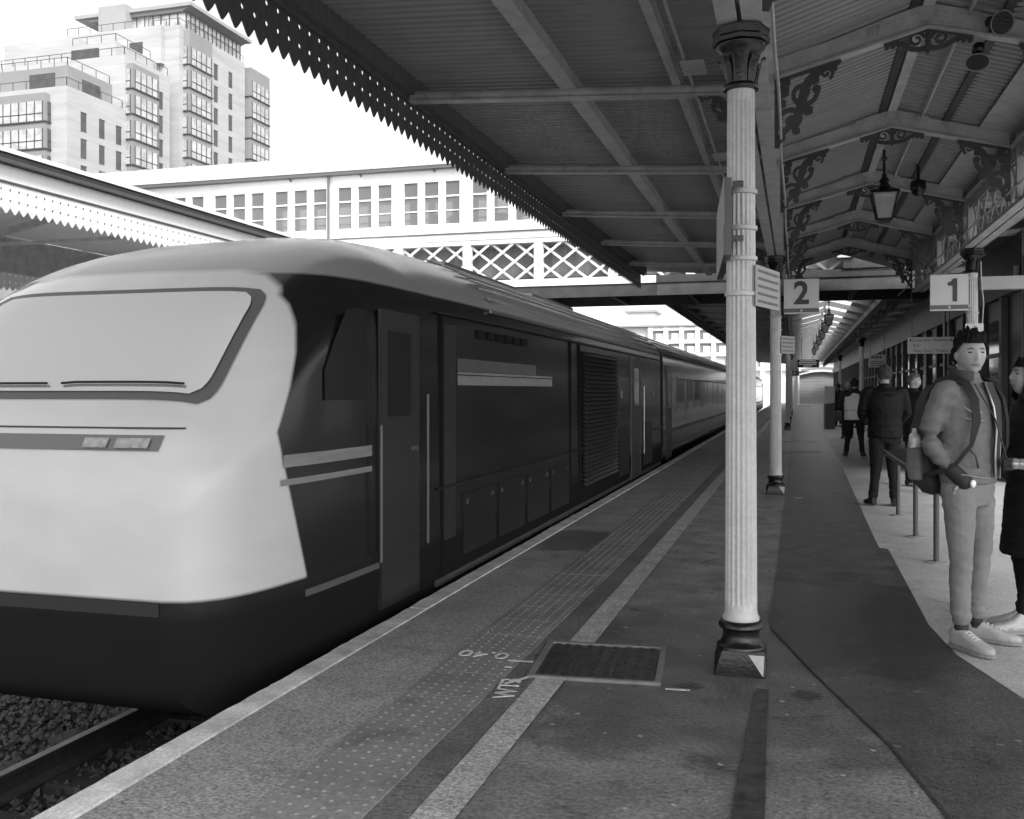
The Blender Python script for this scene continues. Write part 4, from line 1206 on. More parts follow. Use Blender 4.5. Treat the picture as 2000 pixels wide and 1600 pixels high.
# underframe, bogies, wheels
MB().box(TC-1.15,TC+1.15,7.6,14.6,-0.78,-0.29).build("fuel_tank", m_under, pc)
whl = MB().lathe([(0.02,-0.07),(0.45,-0.07),(0.50,-0.06),(0.50,-0.03),(0.46,0.0),(0.455,0.07),(0.39,0.07),(0.36,0.04),(0.15,0.05),(0.02,0.06)], n=36)
whl.v = [(z,x,y) for x,y,z in whl.v]
wme = whl.mesh("wheel", m_under, 40)
def bogie(yc, parent, wb=2.6):
    bg_ = MB()
    for s in (-1,1):
        x = TC+s*1.05
        bg_.box(x-0.09,x+0.09,yc-wb/2-0.5,yc+wb/2+0.5,-0.60,-0.38)
        for yy in (yc-wb/2,yc+wb/2): bg_.box(x-0.12,x+0.12,yy-0.16,yy+0.16,-0.72,-0.40)
        bg_.box(x-0.11,x+0.11,yc-0.5,yc+0.5,-0.70,-0.34)
    bg_.box(TC-1.0,TC+1.0,yc-0.3,yc+0.3,-0.62,-0.40)
    b_ = bg_.build("bogie", m_under, parent)
    for yy in (yc-wb/2,yc+wb/2):
        for s in (-1,1):
            w = link("wheel", wme, b_, (TC+s*0.7525,yy,-0.465), (0,0,0 if s>0 else PI))
        MB().tube([(TC-0.7,yy,-0.465),(TC+0.7,yy,-0.465)],0.08,10).build("axle", m_under, b_)
    return b_
bogie(7.9, pc); bogie(17.2, pc)
MB().box(SX-0.12,SX-0.02,7.7,14.5,-0.62,-0.30).build("side_skirt", m_under, pc)
MB().box(SX-0.02,SX+0.10,10.6,11.8,-0.14,-0.06).build("step_board", m_steel, pc)

# coaches
def coach_section(y):
    return section(y, HW, 2.78, -0.10, 2.14, 2.5)
def coach(y0, y1, label, detail=True):
    c = thing("coach", label, "railway coach", (0,0,0), 0, "coaches behind the locomotive")
    MB().loft([coach_section(y) for y in (y0,(y0+y1)/2,y1)]).build("body", m_flank, c, 40)
    # roof skin
    rr = [[p for p in coach_section(y) if p[2] > 2.15] for y in (y0,(y0+y1)/2,y1)]
    rr = [[(p[0]+(p[0]-TC)*0.004, p[1], p[2]+0.006) for p in r_] for r_ in rr]
    MB().loft(rr, cap=False, closed=False).build("roof", m_croof, c, 60)
    for x in (1.25,1.1,0.92,0.7,0.45,0.15,-0.2,-0.6):
        z = 2.14+0.64*roofz(abs(x)/(HW*0.988))
        MB().bar((TC+x,y0+0.2,z+0.012),(TC+x,y1-0.2,z+0.012),0.02,0.018).build("roof_rib", m_croof, c)
    fl = lambda n_,a,b,z0,z1,m,out=0.010,par=c: MB().box(SX-0.02,SX+out,a,b,z0,z1).build(n_,m,par)
    for (a, b) in ((y0+0.5,y0+1.35),(y1-1.35,y1-0.5)):
        d = fl("door",a,b,0.0,2.0,m_panel,0.008); fl("door_window",a+0.15,b-0.15,1.1,1.85,m_glassd,0.014,d)
    n = 8; L = (y1-y0-4.0)
    for k in range(n):
        a = y0+2.0+L*(k+0.08)/n; b = y0+2.0+L*(k+0.92)/n
        w = fl("window",a,b,0.98,1.72,m_glassd,0.006)
        for (p,q,r,s) in ((a-0.04,b+0.04,0.94,0.978),(a-0.04,b+0.04,1.722,1.76),(a-0.04,a-0.002,0.98,1.72),(b+0.002,b+0.04,0.98,1.72)): pass
        fl("window_rim",a-0.04,b+0.04,1.722,1.755,m_strip,0.009,w)
    fl("cream_stripe",y0+0.05,y1-0.05,0.55,0.63,m_panel2,0.005); fl("cream_stripe",y0+0.05,y1-0.05,0.22,0.28,m_panel2,0.005)
    MB().box(TC-1.1,TC+1.1,y0+4.5,y1-4.5,-0.75,-0.11).build("underframe_box", m_under, c)
    bogie(y0+3.3,c); bogie(y1-3.3,c)
    MB().box(TC-0.55,TC+0.55,y0-0.33,y0-0.01,-0.2,2.2).build("gangway_bellows", m_under, c)
    MB().box(TC-1.1,TC+1.1,y0-0.05,y0-0.005,-0.1,2.3).build("end_wall", m_under, c)
    return c
coach(20.25, 41.0, "first dark passenger coach coupled directly behind the locomotive")
coach(41.4, 62.2, "second passenger coach, seen foreshortened beyond the first coach")
coach(62.6, 83.4, "far passenger coach at the tail of the train")
# a pale multiple unit far down the opposite line
pt = thing("pale_train", "distant pale train seen in the gap behind the near column", "train", (-7.6,75,0))
pt.location = (0,0,0)
m_ptb = M("pale_train_body", 0.7, 0.4, var=0.1, vs=2)
MB().loft([[(-8.6+1.35*cx, y, z) for cx, z in ((-1,-0.3),(1,-0.3),(1.0,2.0),(0.85,2.6),(0.4,2.95),(-0.4,2.95),(-0.85,2.6),(-1,2.0))] for y in (76,96)]).build("body", m_ptb, pt, 40)
for k in range(8): MB().box(-7.26,-7.235,77+2.3*k,78.7+2.3*k,1.0,1.8).build("window", m_glassd, pt)
MB().box(-9.5,-7.7,75.94,75.99,1.2,2.1).build("windscreen", m_glassd, pt)
MB().box(-9.7,-7.5,77,95,-0.9,-0.31).build("underframe", m_under, pt)
# ================================================================== STATION BUILDING ON THE RIGHT
m_shop = M("shopfront_timber", 0.035, 0.45, var=0.25, vs=3)
m_shop2 = M("shopfront_pilaster", 0.055, 0.5, var=0.2, vs=3)
m_lit = M("pale_poster_reflection", 0.55, 0.5, var=0.3, vs=6)
sb_ = thing("station_building", "dark timber station frontage with pilasters and glazed doors on the right", "building", (3.4,60,0))
sb_.location = (0,0,0)
BXF = 3.40
def sbx(n_, x0,x1,y0,y1,z0,z1,m,par=None): return MB().box(x0,x1,y0,y1,z0,z1).build(n_,m,par or sb_)
sbx("wall", BXF,BXF+4,17,97,0,4.0,m_shop)
sbx("fascia", BXF-0.10,BXF-0.003,17,97,3.05,3.45,m_shop2)
sbx("stall_riser", BXF-0.06,BXF-0.003,17,97,0.0,0.55,m_shop2)
pil = MB().box(-0.11,-0.005,-0.09,0.09,0.56,3.04).mesh("pilaster", m_shop2)
wpane = MB().box(-0.03,-0.004,-0.75,0.75,0.62,2.7).mesh("window", m_glassd)
wtr = MB().box(-0.06,-0.031,-0.75,0.75,2.05,2.12).mesh("transom", m_shop2)
wpost = MB().box(-0.034,-0.031,-0.3,0.3,1.1,1.9).mesh("poster", m_lit)
for k in range(40):
    y = 18+1.95*k
    link("pilaster", pil, sb_, (BXF,y,0))
    if k < 39:
        w = link("window", wpane, sb_, (BXF,y+0.975,0)); link("transom", wtr, w)
        if k % 4 == 1: link("poster", wpost, w)
# near end wall facing the camera with doorway windows
sbx("end_wall", BXF,BXF+5,16.9,16.98,0,4.0,m_shop)
for x in (3.45,4.4,5.3): sbx("end_pilaster", x,x+0.14,16.8,16.895,0,3.6,m_shop2)
for k,(x,z0,z1) in enumerate(((3.72,0.95,2.05),(4.65,0.8,2.2))):
    w = sbx("window", x,x+0.55,16.84,16.895,z0,z1,m_lit)  # pale pane colour stands in for bright reflections
    sbx("window_head", x-0.04,x+0.59,16.82,16.895,z1+0.005,z1+0.07,m_shop2,w)
    sbx("glazing_bar", x+0.25,x+0.29,16.82,16.838,z0,z1,m_shop2,w)
# cream lintel beam running right from the sign-1 column
lb = MB().box(CXR+0.10,7.5,14.28,14.42,2.83,3.0)
tag(lb.build("lintel_beam", M("lintel_cream",0.36,0.5)), "pale horizontal beam running right from the sign 1 column", "beam")

# ================================================================== KIOSK AT THE FAR END
kk = thing("kiosk", "white kiosk with an arched fascia and closed roller shutter at the far end", "kiosk", (2,98,0))
kk.location = (0,0,0)
def kb(n_, x0,x1,y0,y1,z0,z1,m,par=None): return MB().box(x0,x1,y0,y1,z0,z1).build(n_,m,par or kk)
m_kw = M("kiosk_white", 0.8, 0.5)
kb("wall", -0.4,5.2,99,104,0,4.3,M("kiosk_wall",0.45,0.6))
mb = MB(); mb.prism([(-0.8,4.31),(2.2,5.5),(5.6,4.31)],'y',98.6,98.9); mb.build("gable", m_kw, kk)
gm = MB().box(-0.02,0.02,98.55,98.595,4.32,5.0)
kb("fascia_band", -0.4,4.8,98.5,98.98,3.30,4.12,m_kw)
for i in range(1):
    mb = MB(); pts = [(0.3+4.2*i_/14, 3.0+0.32*math.sin(PI*i_/14)) for i_ in range(15)]
    mb.ribbon(pts, 0.14, 98.45, 98.7); mb.build("arch_trim", m_kw, kk, 40)
    mb = MB(); pts = [(0.5+3.8*i_/14, 3.42+0.22*math.sin(PI*i_/14)) for i_ in range(15)]
    mb.ribbon(pts, 0.2, 98.44, 98.495); mb.build("sign_panel", M("kiosk_sign",0.35,0.5), kk, 40)
for x in (0.15,4.45): kb("door_post", x,x+0.16,98.5,98.98,0,3.0,m_kw)
m_sl = M("shutter_slat", 0.34, 0.4, var=0.1, vs=1.0)
slm = MB().prism([(0,0),(-0.03,0.03),(-0.03,0.11),(0,0.14)],'x',0.32,4.44).mesh("shutter_slat", m_sl)
for k in range(20): link("shutter_slat", slm, kk, (0,98.9,0.16+0.142*k))
kb("threshold", 0.1,4.6,98.3,98.98,0.0,0.14,m_kw)
vk = MB().prism(valance_board(0.22,0.36),'y',-0.01,0.01).mesh("valance_board", m_kw)
for i in range(26): link("valance_board", vk, kk, (-0.6+0.22*i,98.3,4.05))
kb("side_post", -0.9,-0.72,97,97.2,0,4.2,m_kw)

# ================================================================== SIGNS
def sign_box(name, label, x0,x1,y0,y1,z0,z1, face=m_signw, group=None):
    t = thing(name, label, "sign", ((x0+x1)/2,(y0+y1)/2,z0), 0, group)
    o = MB().box(x0-(x0+x1)/2,x1-(x0+x1)/2,y0-(y0+y1)/2,y1-(y0+y1)/2,0,z1-z0).build("panel", face, t)
    return t
hS = 0.475
for (x0, num, lab) in ((-0.165,"2","square pale platform sign with a large dark number 2 on the second left column"),(1.735,"1","square pale platform sign with a large dark number 1")):
    t = sign_box("platform_number_sign", lab, x0,x0+0.47,14.16,14.22,2.545,3.03)
    MB().box(-0.235,0.235,-0.034,-0.0305,0.0,0.075).build("lower_strip", M("sign_grey",0.10,0.4), t)
    MB().box(-0.235,0.235,-0.036,-0.0345,0.0,0.018).build("bottom_trim", m_signw, t)
    me = text_mesh(num, 0.44, 0.002, 0.012) if num == "2" else MB().prism([(0.012,-0.155),(0.072,-0.155),(0.072,0.155),(0.022,0.155),(-0.012,0.115),(-0.05,0.10),(-0.05,0.06),(0.012,0.06)],"z",-0.002,0.002).mesh("number"); me.materials.clear(); me.materials.append(m_ink)
    link("number", me, t, (0.0 if num=="2" else 0.03,-0.033,0.275), (R(90),0,0)).scale = (0.95,1,1)
    MB().lathe([(0.012,0),(0.016,0.002),(0.012,0.004)],n=12).build("emblem", m_signw, t, None, (0,-0.0345,0.045),(R(90),0,0))
    xs = -0.25 if num=="2" else 0.25
    for zz in (0.06,0.43):
        MB().bar((xs-0.03,0,zz),(xs+0.06 if num!="2" else xs-0.08,0,zz),0.03,0.02).build("bracket", m_cream, t)
# conduit cable beside the sign-1 column
tag(MB().tube([(CXR+0.09,14.25,3.2),(CXR+0.10,14.25,2.9),(CXR+0.125,14.25,2.65),(CXR+0.11,14.25,2.4),(CXR+0.085,14.25,2.2),(CXR+0.09,14.25,1.2)],0.008,6).build("cable", m_cream, None, 60), "thin pale cable running down beside the sign 1 column", "cable")
# notice on the sign-1 column above the young man
t = sign_box("column_notice", "small pale notice fixed to the sign 1 column above the young man's head", CXR-0.10,CXR+0.12,14.22,14.235,2.13,2.37)
me = text_mesh("A", 0.09, 0.001); me.materials.clear(); me.materials.append(m_ink); link("lettering", me, t, (0.0,-0.009,0.18),(R(90),0,0))
# notice plate on the near column (angled)
def angled_sign(name, label, p0, p1, z0, z1, thick, lines, face, side=1, tsize=0.03, two=None):
    a, b = Vector((p0[0],p0[1],0)), Vector((p1[0],p1[1],0)); d = (b-a).normalized(); L = (b-a).length
    ang = math.atan2(d.y, d.x)
    t = thing(name, label, "sign", (p0[0],p0[1],z0), ang)
    MB().box(0,L,0,thick,0,z1-z0).build("panel", face, t)
    n = lines or 0
    for i in range(n):
        zz = (z1-z0)*(1-(i+0.7)/(n+0.4)); hh = (z1-z0)/n*0.16
        x = L*0.08; random.seed(i+int(p0[1]*10))
        while x < L*0.86:      # worn, illegible words
            w = L*random.uniform(0.06,0.2)
            MB().box(x,min(x+w,L*0.92),-0.0025,-0.0008,zz-hh,zz+hh).build("text_line", M("worn_ink",0.13,0.6), t); x += w+L*0.03
    return t
angled_sign("notice_plate", "small pale lettered notice clamped to the right of the nearest column", (-0.200,5.22), (-0.088,5.62), 1.92, 2.135, 0.006, 5, M("notice_face",0.34,0.5), 1, 0.036)
t = angled_sign("station_sign_box", "thick sign box clamped edge-on to the left of the nearest column", (-0.347,5.0), (-0.468,6.12), 2.16, 2.55, -0.035, 0, m_signd)
MB().box(0.0,1.12,0.001,0.004,0.0,0.15).build("lower_panel", M("sign_grey",0.10,0.4), t)
MB().box(0.0,1.12,0.001,0.004,0.153,0.39).build("printed_panel", M("printed_face",0.3,0.5,var=0.3,vs=18), t)
for zz in (0.1,0.38):
    MB().bar((0.12,-0.045,zz),(0.12,-0.10,zz),0.02,0.03).build("clamp", m_black, t)
angled_sign("notice_plate", "small notice clamped to the second column", (-0.20,14.3), (-0.02,14.6), 2.0, 2.25, 0.006, 4, M("notice_face",0.34,0.5), 1, 0.05)
angled_sign("notice_plate", "tiny notice on the third column, beyond the footbridge", (-0.20,37.4), (0.05,37.8), 2.2, 2.6, 0.006, 0, M("notice_face",0.34,0.5), 1, 0.05)
# hanging direction sign
t = sign_box("direction_sign", "hanging pale direction sign listing customer assistance and way out", 2.05,2.86,19.97,20.03,2.175,2.485)
lettering("Customer Assistance", 0.085, m_ink, t, (0.03,-0.033,0.255), extrude=0.001)
lettering("3-6", 0.08, m_ink, t, (-0.26,-0.033,0.155), extrude=0.001)
lettering("Way Out | Toilets", 0.085, m_ink, t, (0.0,-0.033,0.05), extrude=0.001)
MB().box(-0.37,-0.345,-0.034,-0.031,0.23,0.28).build("pictogram", m_ink, t)
MB().add([(0.36,-0.034,0.23),(0.385,-0.034,0.28),(0.34,-0.034,0.27)],[(0,1,2)]).build("arrow", m_ink, t)
for x in (-0.33,0.33): MB().tube([(x,0,0.31),(x,0,1.75)],0.008,6).build("hanger_rod", m_bluegrey, t)
# poster board and dark hanging sign farther down
t = sign_box("poster_board", "pale information board hanging beneath the far canopy", 2.70,3.31,39.97,40.03,2.36,2.85)
for k in range(4): MB().box(-0.22+0.1*k,-0.15+0.1*k,-0.033,-0.031,0.34,0.43).build("pictogram", m_ink, t)
for k in range(3): MB().box(-0.25,0.25,-0.033,-0.031,0.06+0.07*k,0.085+0.07*k).build("text_line", m_ink, t)
for x in (-0.25,0.25): MB().tube([(x,0,0.49),(x,0,1.3)],0.01,6).build("hanger_rod", m_bluegrey, t)
t = sign_box("hanging_sign", "dark hanging sign with lines of white lettering before the kiosk", 0.0,1.08,49.95,50.05,2.585,2.975, m_black)
m_wl = M("white_lettering",0.8,0.5)
for k,(a,b) in enumerate(((-0.38,0.38),(-0.42,0.44),(-0.40,0.40),(-0.2,0.2))): MB().box(a,b,-0.056,-0.051,0.31-0.085*k,0.355-0.085*k).build("text_line", m_wl, t)
for x in (-0.28,0.26): MB().tube([(x,0,0.39),(x,0,1.5)],0.012,6).build("hanger_rod", m_bluegrey, t)
t = sign_box("platform_number_sign", "small distant dark sign with a pale number 2 near the kiosk", -0.35,0.15,58,58.06,2.3,2.75, m_signd)
lettering("2", 0.4, m_signw, t, (0,-0.034,0.22), extrude=0.001)

# ================================================================== LANTERN, LOUDSPEAKERS
def lantern_parts(t):
    """octagonal-headed tapering lantern, top of the hanger at z=0"""
    MB().tube([(0,0,0.12),(0,0,-0.17)],[0.016,0.014],8).build("hanger", m_black, t)
    MB().tube([(-0.035,0,0.015),(0.035,0,0.015)],0.02,8).build("hook", m_black, t)
    f = MB(); f.lathe([(0.02,-0.16),(0.03,-0.17),(0.028,-0.20),(0.055,-0.235),(0.06,-0.25),(0.045,-0.265),(0.05,-0.285),(0.075,-0.32),(0.10,-0.34)],n=20); f.build("finial", m_black, t, 40)
    def sq(h,z): return [(-h,-h,z),(h,-h,z),(h,h,z),(-h,h,z)]
    MB().loft([sq(0.07,-0.335),sq(0.155,-0.375),sq(0.165,-0.40),sq(0.15,-0.405)]).build("hood", m_black, t)
    MB().loft([sq(0.136,-0.406),sq(0.072,-0.70)]).build("glass", M("lantern_glass",0.24,0.2,var=0.1,vs=8,spec=0.7), t)
    fr = MB()
    for sx in (-1,1):
        for sy in (-1,1): fr.bar((sx*0.142,sy*0.142,-0.40),(sx*0.078,sy*0.078,-0.71),0.014,0.014)
    fr.loft([sq(0.086,-0.70),sq(0.088,-0.715),sq(0.06,-0.735),sq(0.02,-0.745)])
    fr.build("frame", m_black, t)
    MB().box(-0.1,0.1,-0.139,-0.133,-0.46,-0.425).build("reflector", m_white, t)
t = thing("lantern", "black tapering lantern with frosted glass hanging from the near canopy ridge", "lantern", (1.0,12.28,4.20))
lantern_parts(t); L0 = t
for k, y in enumerate((32.5,36.5,41,46,52,59)):
    t2 = thing("lantern", ["first lantern in the row under the far canopy ridge","second lantern under the far canopy ridge","third lantern under the far canopy ridge","fourth lantern under the far canopy ridge","fifth lantern under the far canopy ridge","last small lantern under the far canopy ridge"][k], "lantern", (1.0,y,4.25), 0, "lanterns under the far canopy")
    for ch in L0.children: dup(ch, t2)
def speaker(loc, rot, label):
    t = thing("loudspeaker", label, "loudspeaker", loc); t.rotation_euler = rot; t.scale = (0.74,)*3
    MB().lathe([(0.035,-0.16),(0.06,-0.15),(0.062,-0.07),(0.04,-0.05),(0.05,-0.02),(0.085,0.04),(0.118,0.075),(0.122,0.085)],n=28).build("horn_body", m_black, t, 40)
    MB().lathe([(0.122,0.083),(0.126,0.09),(0.117,0.092),(0.08,0.045),(0.035,0.005),(0.001,0.0)],n=28).build("horn_mouth", M("horn_grey",0.22,0.4), t, 40)
    MB().lathe([(0.022,0.0),(0.022,0.03),(0.012,0.04),(0.001,0.042)],n=14).build("horn_plug", m_signw, t, 40)
    MB().box(-0.02,0.02,-0.10,-0.06,-0.12,-0.03).build("bracket", m_black, t)
speaker((1.47,8.12,4.27), (R(112),0,R(20)), "black horn loudspeaker facing the camera on the nearest truss")
speaker((1.37,8.36,4.10), (R(150),0,R(-15)), "pale-mouthed horn loudspeaker pointing away beneath the nearest truss")
# cctv-like dark box farther along
t = thing("camera_dome", "dark camera dome hanging below the canopy behind the lantern", "camera", (1.52,13.6,4.05))
MB().lathe([(0.09,0.14),(0.10,0.10),(0.10,0.05),(0.085,0.0),(0.05,-0.04),(0.001,-0.055)],n=20).build("housing", m_black, t, 50)
MB().tube([(0,0,0.14),(0,0,0.36)],0.02,8).build("stem", m_black, t)

# ================================================================== LEANING RAIL
lr = thing("leaning_rail", "dark metal leaning rail on slim posts with round feet behind the young man", "rail", (1.15,9.7,0))
m_post = M("post_grey", 0.07, 0.45)
pmesh = MB().lathe([(0.024,0.012),(0.024,0.74),(0.0,0.741)],n=14).mesh("post", m_post, 40)
fmesh = MB().lathe([(0.0,0.006),(0.095,0.006),(0.095,0.012),(0.08,0.016),(0.025,0.017)],n=24).mesh("foot_plate", M("foot_plate",0.3,0.5), 40)
for y in (7.17,9.0,10.5,12.25):
    p_ = link("post", pmesh, lr, (0,y-9.7,0)); link("foot_plate", fmesh, p_)
b_ = MB(); b_.prism([(-0.13,0.70),(0.06,0.745),(0.075,0.785),(-0.12,0.745)],'y',-2.75,2.8); b_.build("seat_board", M("rail_board",0.06,0.35,var=0.2,vs=4), lr)
MB().tube([(-0.125,-2.75,0.755),(-0.125,2.8,0.755)],0.012,8).build("edge_bead", m_steel, lr)

# ================================================================== INFO STAND
st = thing("information_stand", "grey slab-like information stand with leaflets standing on the far platform", "stand", (1.3,39,0))
MB().box(-0.28,-0.24,-0.5,0.5,0,0.98).build("side_panel", M("stand_grey",0.2,0.5), st)
MB().box(-0.238,0.10,-0.52,-0.48,0,0.96).build("front_panel", m_signd, st)
MB().box(-0.27,0.10,-0.3,-0.26,0.99,1.62).build("leaflet_board", m_lit, st)
for k in range(4): MB().box(-0.25+0.09*k,-0.19+0.09*k,-0.315,-0.305,1.02,1.6).build("leaflet", m_white, st)
MB().box(-0.238,0.10,-0.479,0.5,0.55,0.60).build("shelf", m_signd, st)
tr = thing("trolley", "low pale platform step beside the information stand", "step", (2.0,40.5,0))
MB().box(-0.35,0.35,-0.6,0.6,0.08,0.13).build("top", m_lit, tr); MB().box(-0.32,0.32,-0.55,0.55,0,0.079).build("plinth", m_signd, tr)
# background fence at the open end between the train and the columns
fn = thing("boundary_fence", "pale boundary hoarding behind the railway at the far end", "fence", (-14,118,0)); fn.location=(0,0,0)
for k in range(16): MB().box(-30+2.0*k,-28.03+2.0*k,119,119.1,-1,2.2).build("fence_panel", m_kw, fn)
# ================================================================== PEOPLE
def remeshed(shapes, voxel, smooth=4, wrinkle=None, folds=None):
    """union of closed shapes -> one continuous smooth mesh"""
    me = shapes.mesh("tmp")
    o = bpy.data.objects.new("tmp", me); COL.objects.link(o)
    md = o.modifiers.new("r", 'REMESH'); md.mode = 'VOXEL'; md.voxel_size = voxel; md.use_smooth_shade = True
    if smooth:
        s = o.modifiers.new("s", 'SMOOTH'); s.factor = 0.5; s.iterations = smooth
    dg = bpy.context.evaluated_depsgraph_get(); dg.update()
    out = bpy.data.meshes.new_from_object(o.evaluated_get(dg))
    bpy.data.objects.remove(o); bpy.data.meshes.remove(me)
    if wrinkle:
        amp, sc, an = wrinkle
        ns = [v.normal.copy() for v in out.vertices]
        for v, nn in zip(out.vertices, ns):
            p = v.co
            q = Vector((p.x*sc, p.y*sc, p.z*sc*an))
            g1 = noise.noise(Vector((p.x*7+p.z*3, p.y*7, p.z*sc*an*0.55))); g2 = noise.noise(q*1.6+Vector((5,1,2)))
            dsp = amp*((0.55-1.6*abs(g1)) + 0.35*g2)
            if folds:
                for (zc, wz, fr, fa, xmin) in folds:
                    if abs(p.x) >= xmin:
                        e = math.exp(-((p.z-zc)/wz)**2)
                        dsp += fa*e*math.sin(p.z*fr + 7*noise.noise(Vector((p.x*9,p.y*9,p.z*5))) + 16*p.y + 14*p.x)
            v.co = p + nn*dsp
    for p in out.polygons: p.use_smooth = True
    out.materials.clear()
    return out
def ell(mb, c, a, b, zc, n=18):
    return [(c[0]+a*math.cos(2*PI*k/n), c[1]+b*math.sin(2*PI*k/n), zc) for k in range(n)]
def rings_z(mb, lst, n=20):
    """lst of (cx, cy, z, rx, ry)"""
    mb.loft([ell(mb,(cx,cy),rx,ry,z,n) for cx,cy,z,rx,ry in lst])
def ball(mb, c, rx, ry, rz, n=12):
    rings = []
    for i in range(1, n):
        ph = -PI/2+PI*i/n
        rings.append([(c[0]+rx*math.cos(ph)*math.cos(2*PI*k/n), c[1]+ry*math.cos(ph)*math.sin(2*PI*k/n), c[2]+rz*math.sin(ph)) for k in range(n)])
    mb.loft(rings)
def limb(mb, pts, rs, n=14):
    """smooth limb: resample through joints with round ends"""
    P = [Vector(p) for p in pts]; out = []; rr = []
    for i in range(len(P)-1):
        for k in range(5):
            f = k/5; out.append(P[i].lerp(P[i+1], f)); rr.append(rs[i]+(rs[i+1]-rs[i])*f)
    out.append(P[-1]); rr.append(rs[-1])
    # soften the joint
    for _ in range(2):
        out = [out[0]] + [(out[i-1]+2*out[i]+out[i+1])/4 for i in range(1,len(out)-1)] + [out[-1]]
    mb.tube(out, rr, n)
    for p, r in ((out[0],rr[0]),(out[-1],rr[-1])): ball(mb, p, r, r, r, 10)
HN = 44; HL = 34
def head_pt(a, ph, sc=1.0, out=0.0):
    w, d, h = 0.077, 0.098, 0.120
    x = w*math.sin(a)*math.cos(ph); y = -d*math.cos(a)*math.cos(ph); z = h*math.sin(ph)
    if z < 0:
        t = -z/h; x *= 1-0.24*t**1.5
        if y > 0: y *= 1-0.42*t
        else: y *= 1-0.05*t
    if math.cos(a) > 0 and out == 0.0:
        def G(cx, cz, sx, sz): return math.exp(-((x-cx)/sx)**2-((z-cz)/sz)**2)
        dy = 0.020*G(0,-0.022,0.012,0.017)+0.010*G(0,0.005,0.009,0.022)
        dy += 0.005*(G(-0.03,0.036,0.022,0.010)+G(0.03,0.036,0.022,0.010))
        dy -= 0.008*(G(-0.031,0.014,0.017,0.010)+G(0.031,0.014,0.017,0.010))
        dy += 0.004*(G(-0.045,-0.02,0.018,0.02)+G(0.045,-0.02,0.018,0.02))
        dy += 0.006*G(0,-0.056,0.024,0.010)+0.006*G(0,-0.097,0.022,0.014)-0.003*G(0,-0.075,0.02,0.006)
        y -= dy
    f = 1+out/0.1
    return Vector((x*f*sc, y*f*sc, z*f*sc))
def head_mesh(mb, Mx):
    rings = []
    for i in range(1, HL):
        ph = -PI/2+PI*i/HL
        rings.append([Mx @ head_pt(2*PI*k/HN, ph) for k in range(HN)])
    mb.loft(rings)
    for s in (-1,1):
        c = MB(); ball(c, (s*0.077,0.008,-0.002), 0.011, 0.022, 0.032, 10)
        mb.add([Mx @ Vector(p) for p in c.v], c.f)
def hair_mesh(Mx, style, amp=0.014, seed=1):
    mb = MB(); n1, n2 = 90, 60; vs = []; keep = {}; fs = []
    random.seed(seed)
    def line(a):
        ca = math.cos(a)
        if style == 'short': return 0.062 if ca > 0.55 else (0.062+( -0.055-0.062)*min(1,(0.55-ca)/1.1))
        if style == 'long': return 0.058 if ca > 0.62 else (-0.11 if ca < 0.35 else 0.058-(0.62-ca)/0.27*0.168)
        if style == 'cap': return 0.035 if ca > 0.3 else 0.0
        return 0.07 if ca > 0.5 else 0.07-0.15*min(1,(0.5-ca)/1.0)
    idx = {}
    for i in range(1, n2):
        ph = -PI/2+PI*i/n2
        for k in range(n1):
            a = 2*PI*k/n1
            p = head_pt(a, ph, 1.0, 0.0001)
            if p.z >= line(a)-0.004:
                edge = min(1.0, (p.z-line(a)+0.004)/0.03)
                th = 0.006+edge*0.012
                q = p*38
                spike = max(0, noise.noise(Vector((q.x,q.y*1.2,q.z*0.7+seed))))*amp*edge*1.8 + noise.noise(q*2.1)*amp*0.35*edge
                if style == 'short' and p.z > 0.06: spike += amp*0.9*max(0,noise.noise(Vector((p.x*70,p.y*70,seed))))
                pp = p*(1+(th+spike)/0.105)
                if style == 'long' and p.z < -0.05: pp.z -= 0.05
                idx[(i,k)] = len(vs); vs.append(Mx @ pp)
    top = len(vs); vs.append(Mx @ (Vector((0,0,0.12+0.018))))
    for i in range(1, n2-1):
        for k in range(n1):
            q = [(i,k),(i,(k+1)%n1),(i+1,(k+1)%n1),(i+1,k)]
            if all(t in idx for t in q): fs.append(tuple(idx[t] for t in q))
    for k in range(n1):
        a, b = (n2-1,k), (n2-1,(k+1)%n1)
        if a in idx and b in idx: fs.append((idx[a], idx[b], top))
    mb.add(vs, fs)
    return mb
def shoe(mb, heel, ang, L=0.28, W=0.05, top=0.10):
    """shoe lofted along the foot; heel = heel position, toe toward -y turned by ang"""
    prof = [(0.0,0.034,0.060,top),(0.03,0.040,0.058,top+0.01),(0.09,0.041,0.055,top-0.0),(0.14,0.045,0.045,0.085),(0.19,0.050,0.04,0.066),(0.235,0.046,0.036,0.055),(0.265,0.034,0.03,0.046),(0.283,0.015,0.024,0.036)]
    rings = []; n = 14
    ca, sa = math.cos(ang), math.sin(ang)
    for s, w, _, h in prof:
        s *= L/0.283; ring = []
        for k in range(n):
            a = 2*PI*k/n; cx = math.cos(a); sz = math.sin(a)
            x = w*math.copysign(abs(cx)**0.6, cx); z = h/2+h/2*math.copysign(abs(sz)**0.7, sz)
            y = -s
            ring.append((heel[0]+x*ca-y*sa*1.0, heel[1]+x*sa+y*ca, z+0.004))
        rings.append(ring)
    mb.loft(rings)
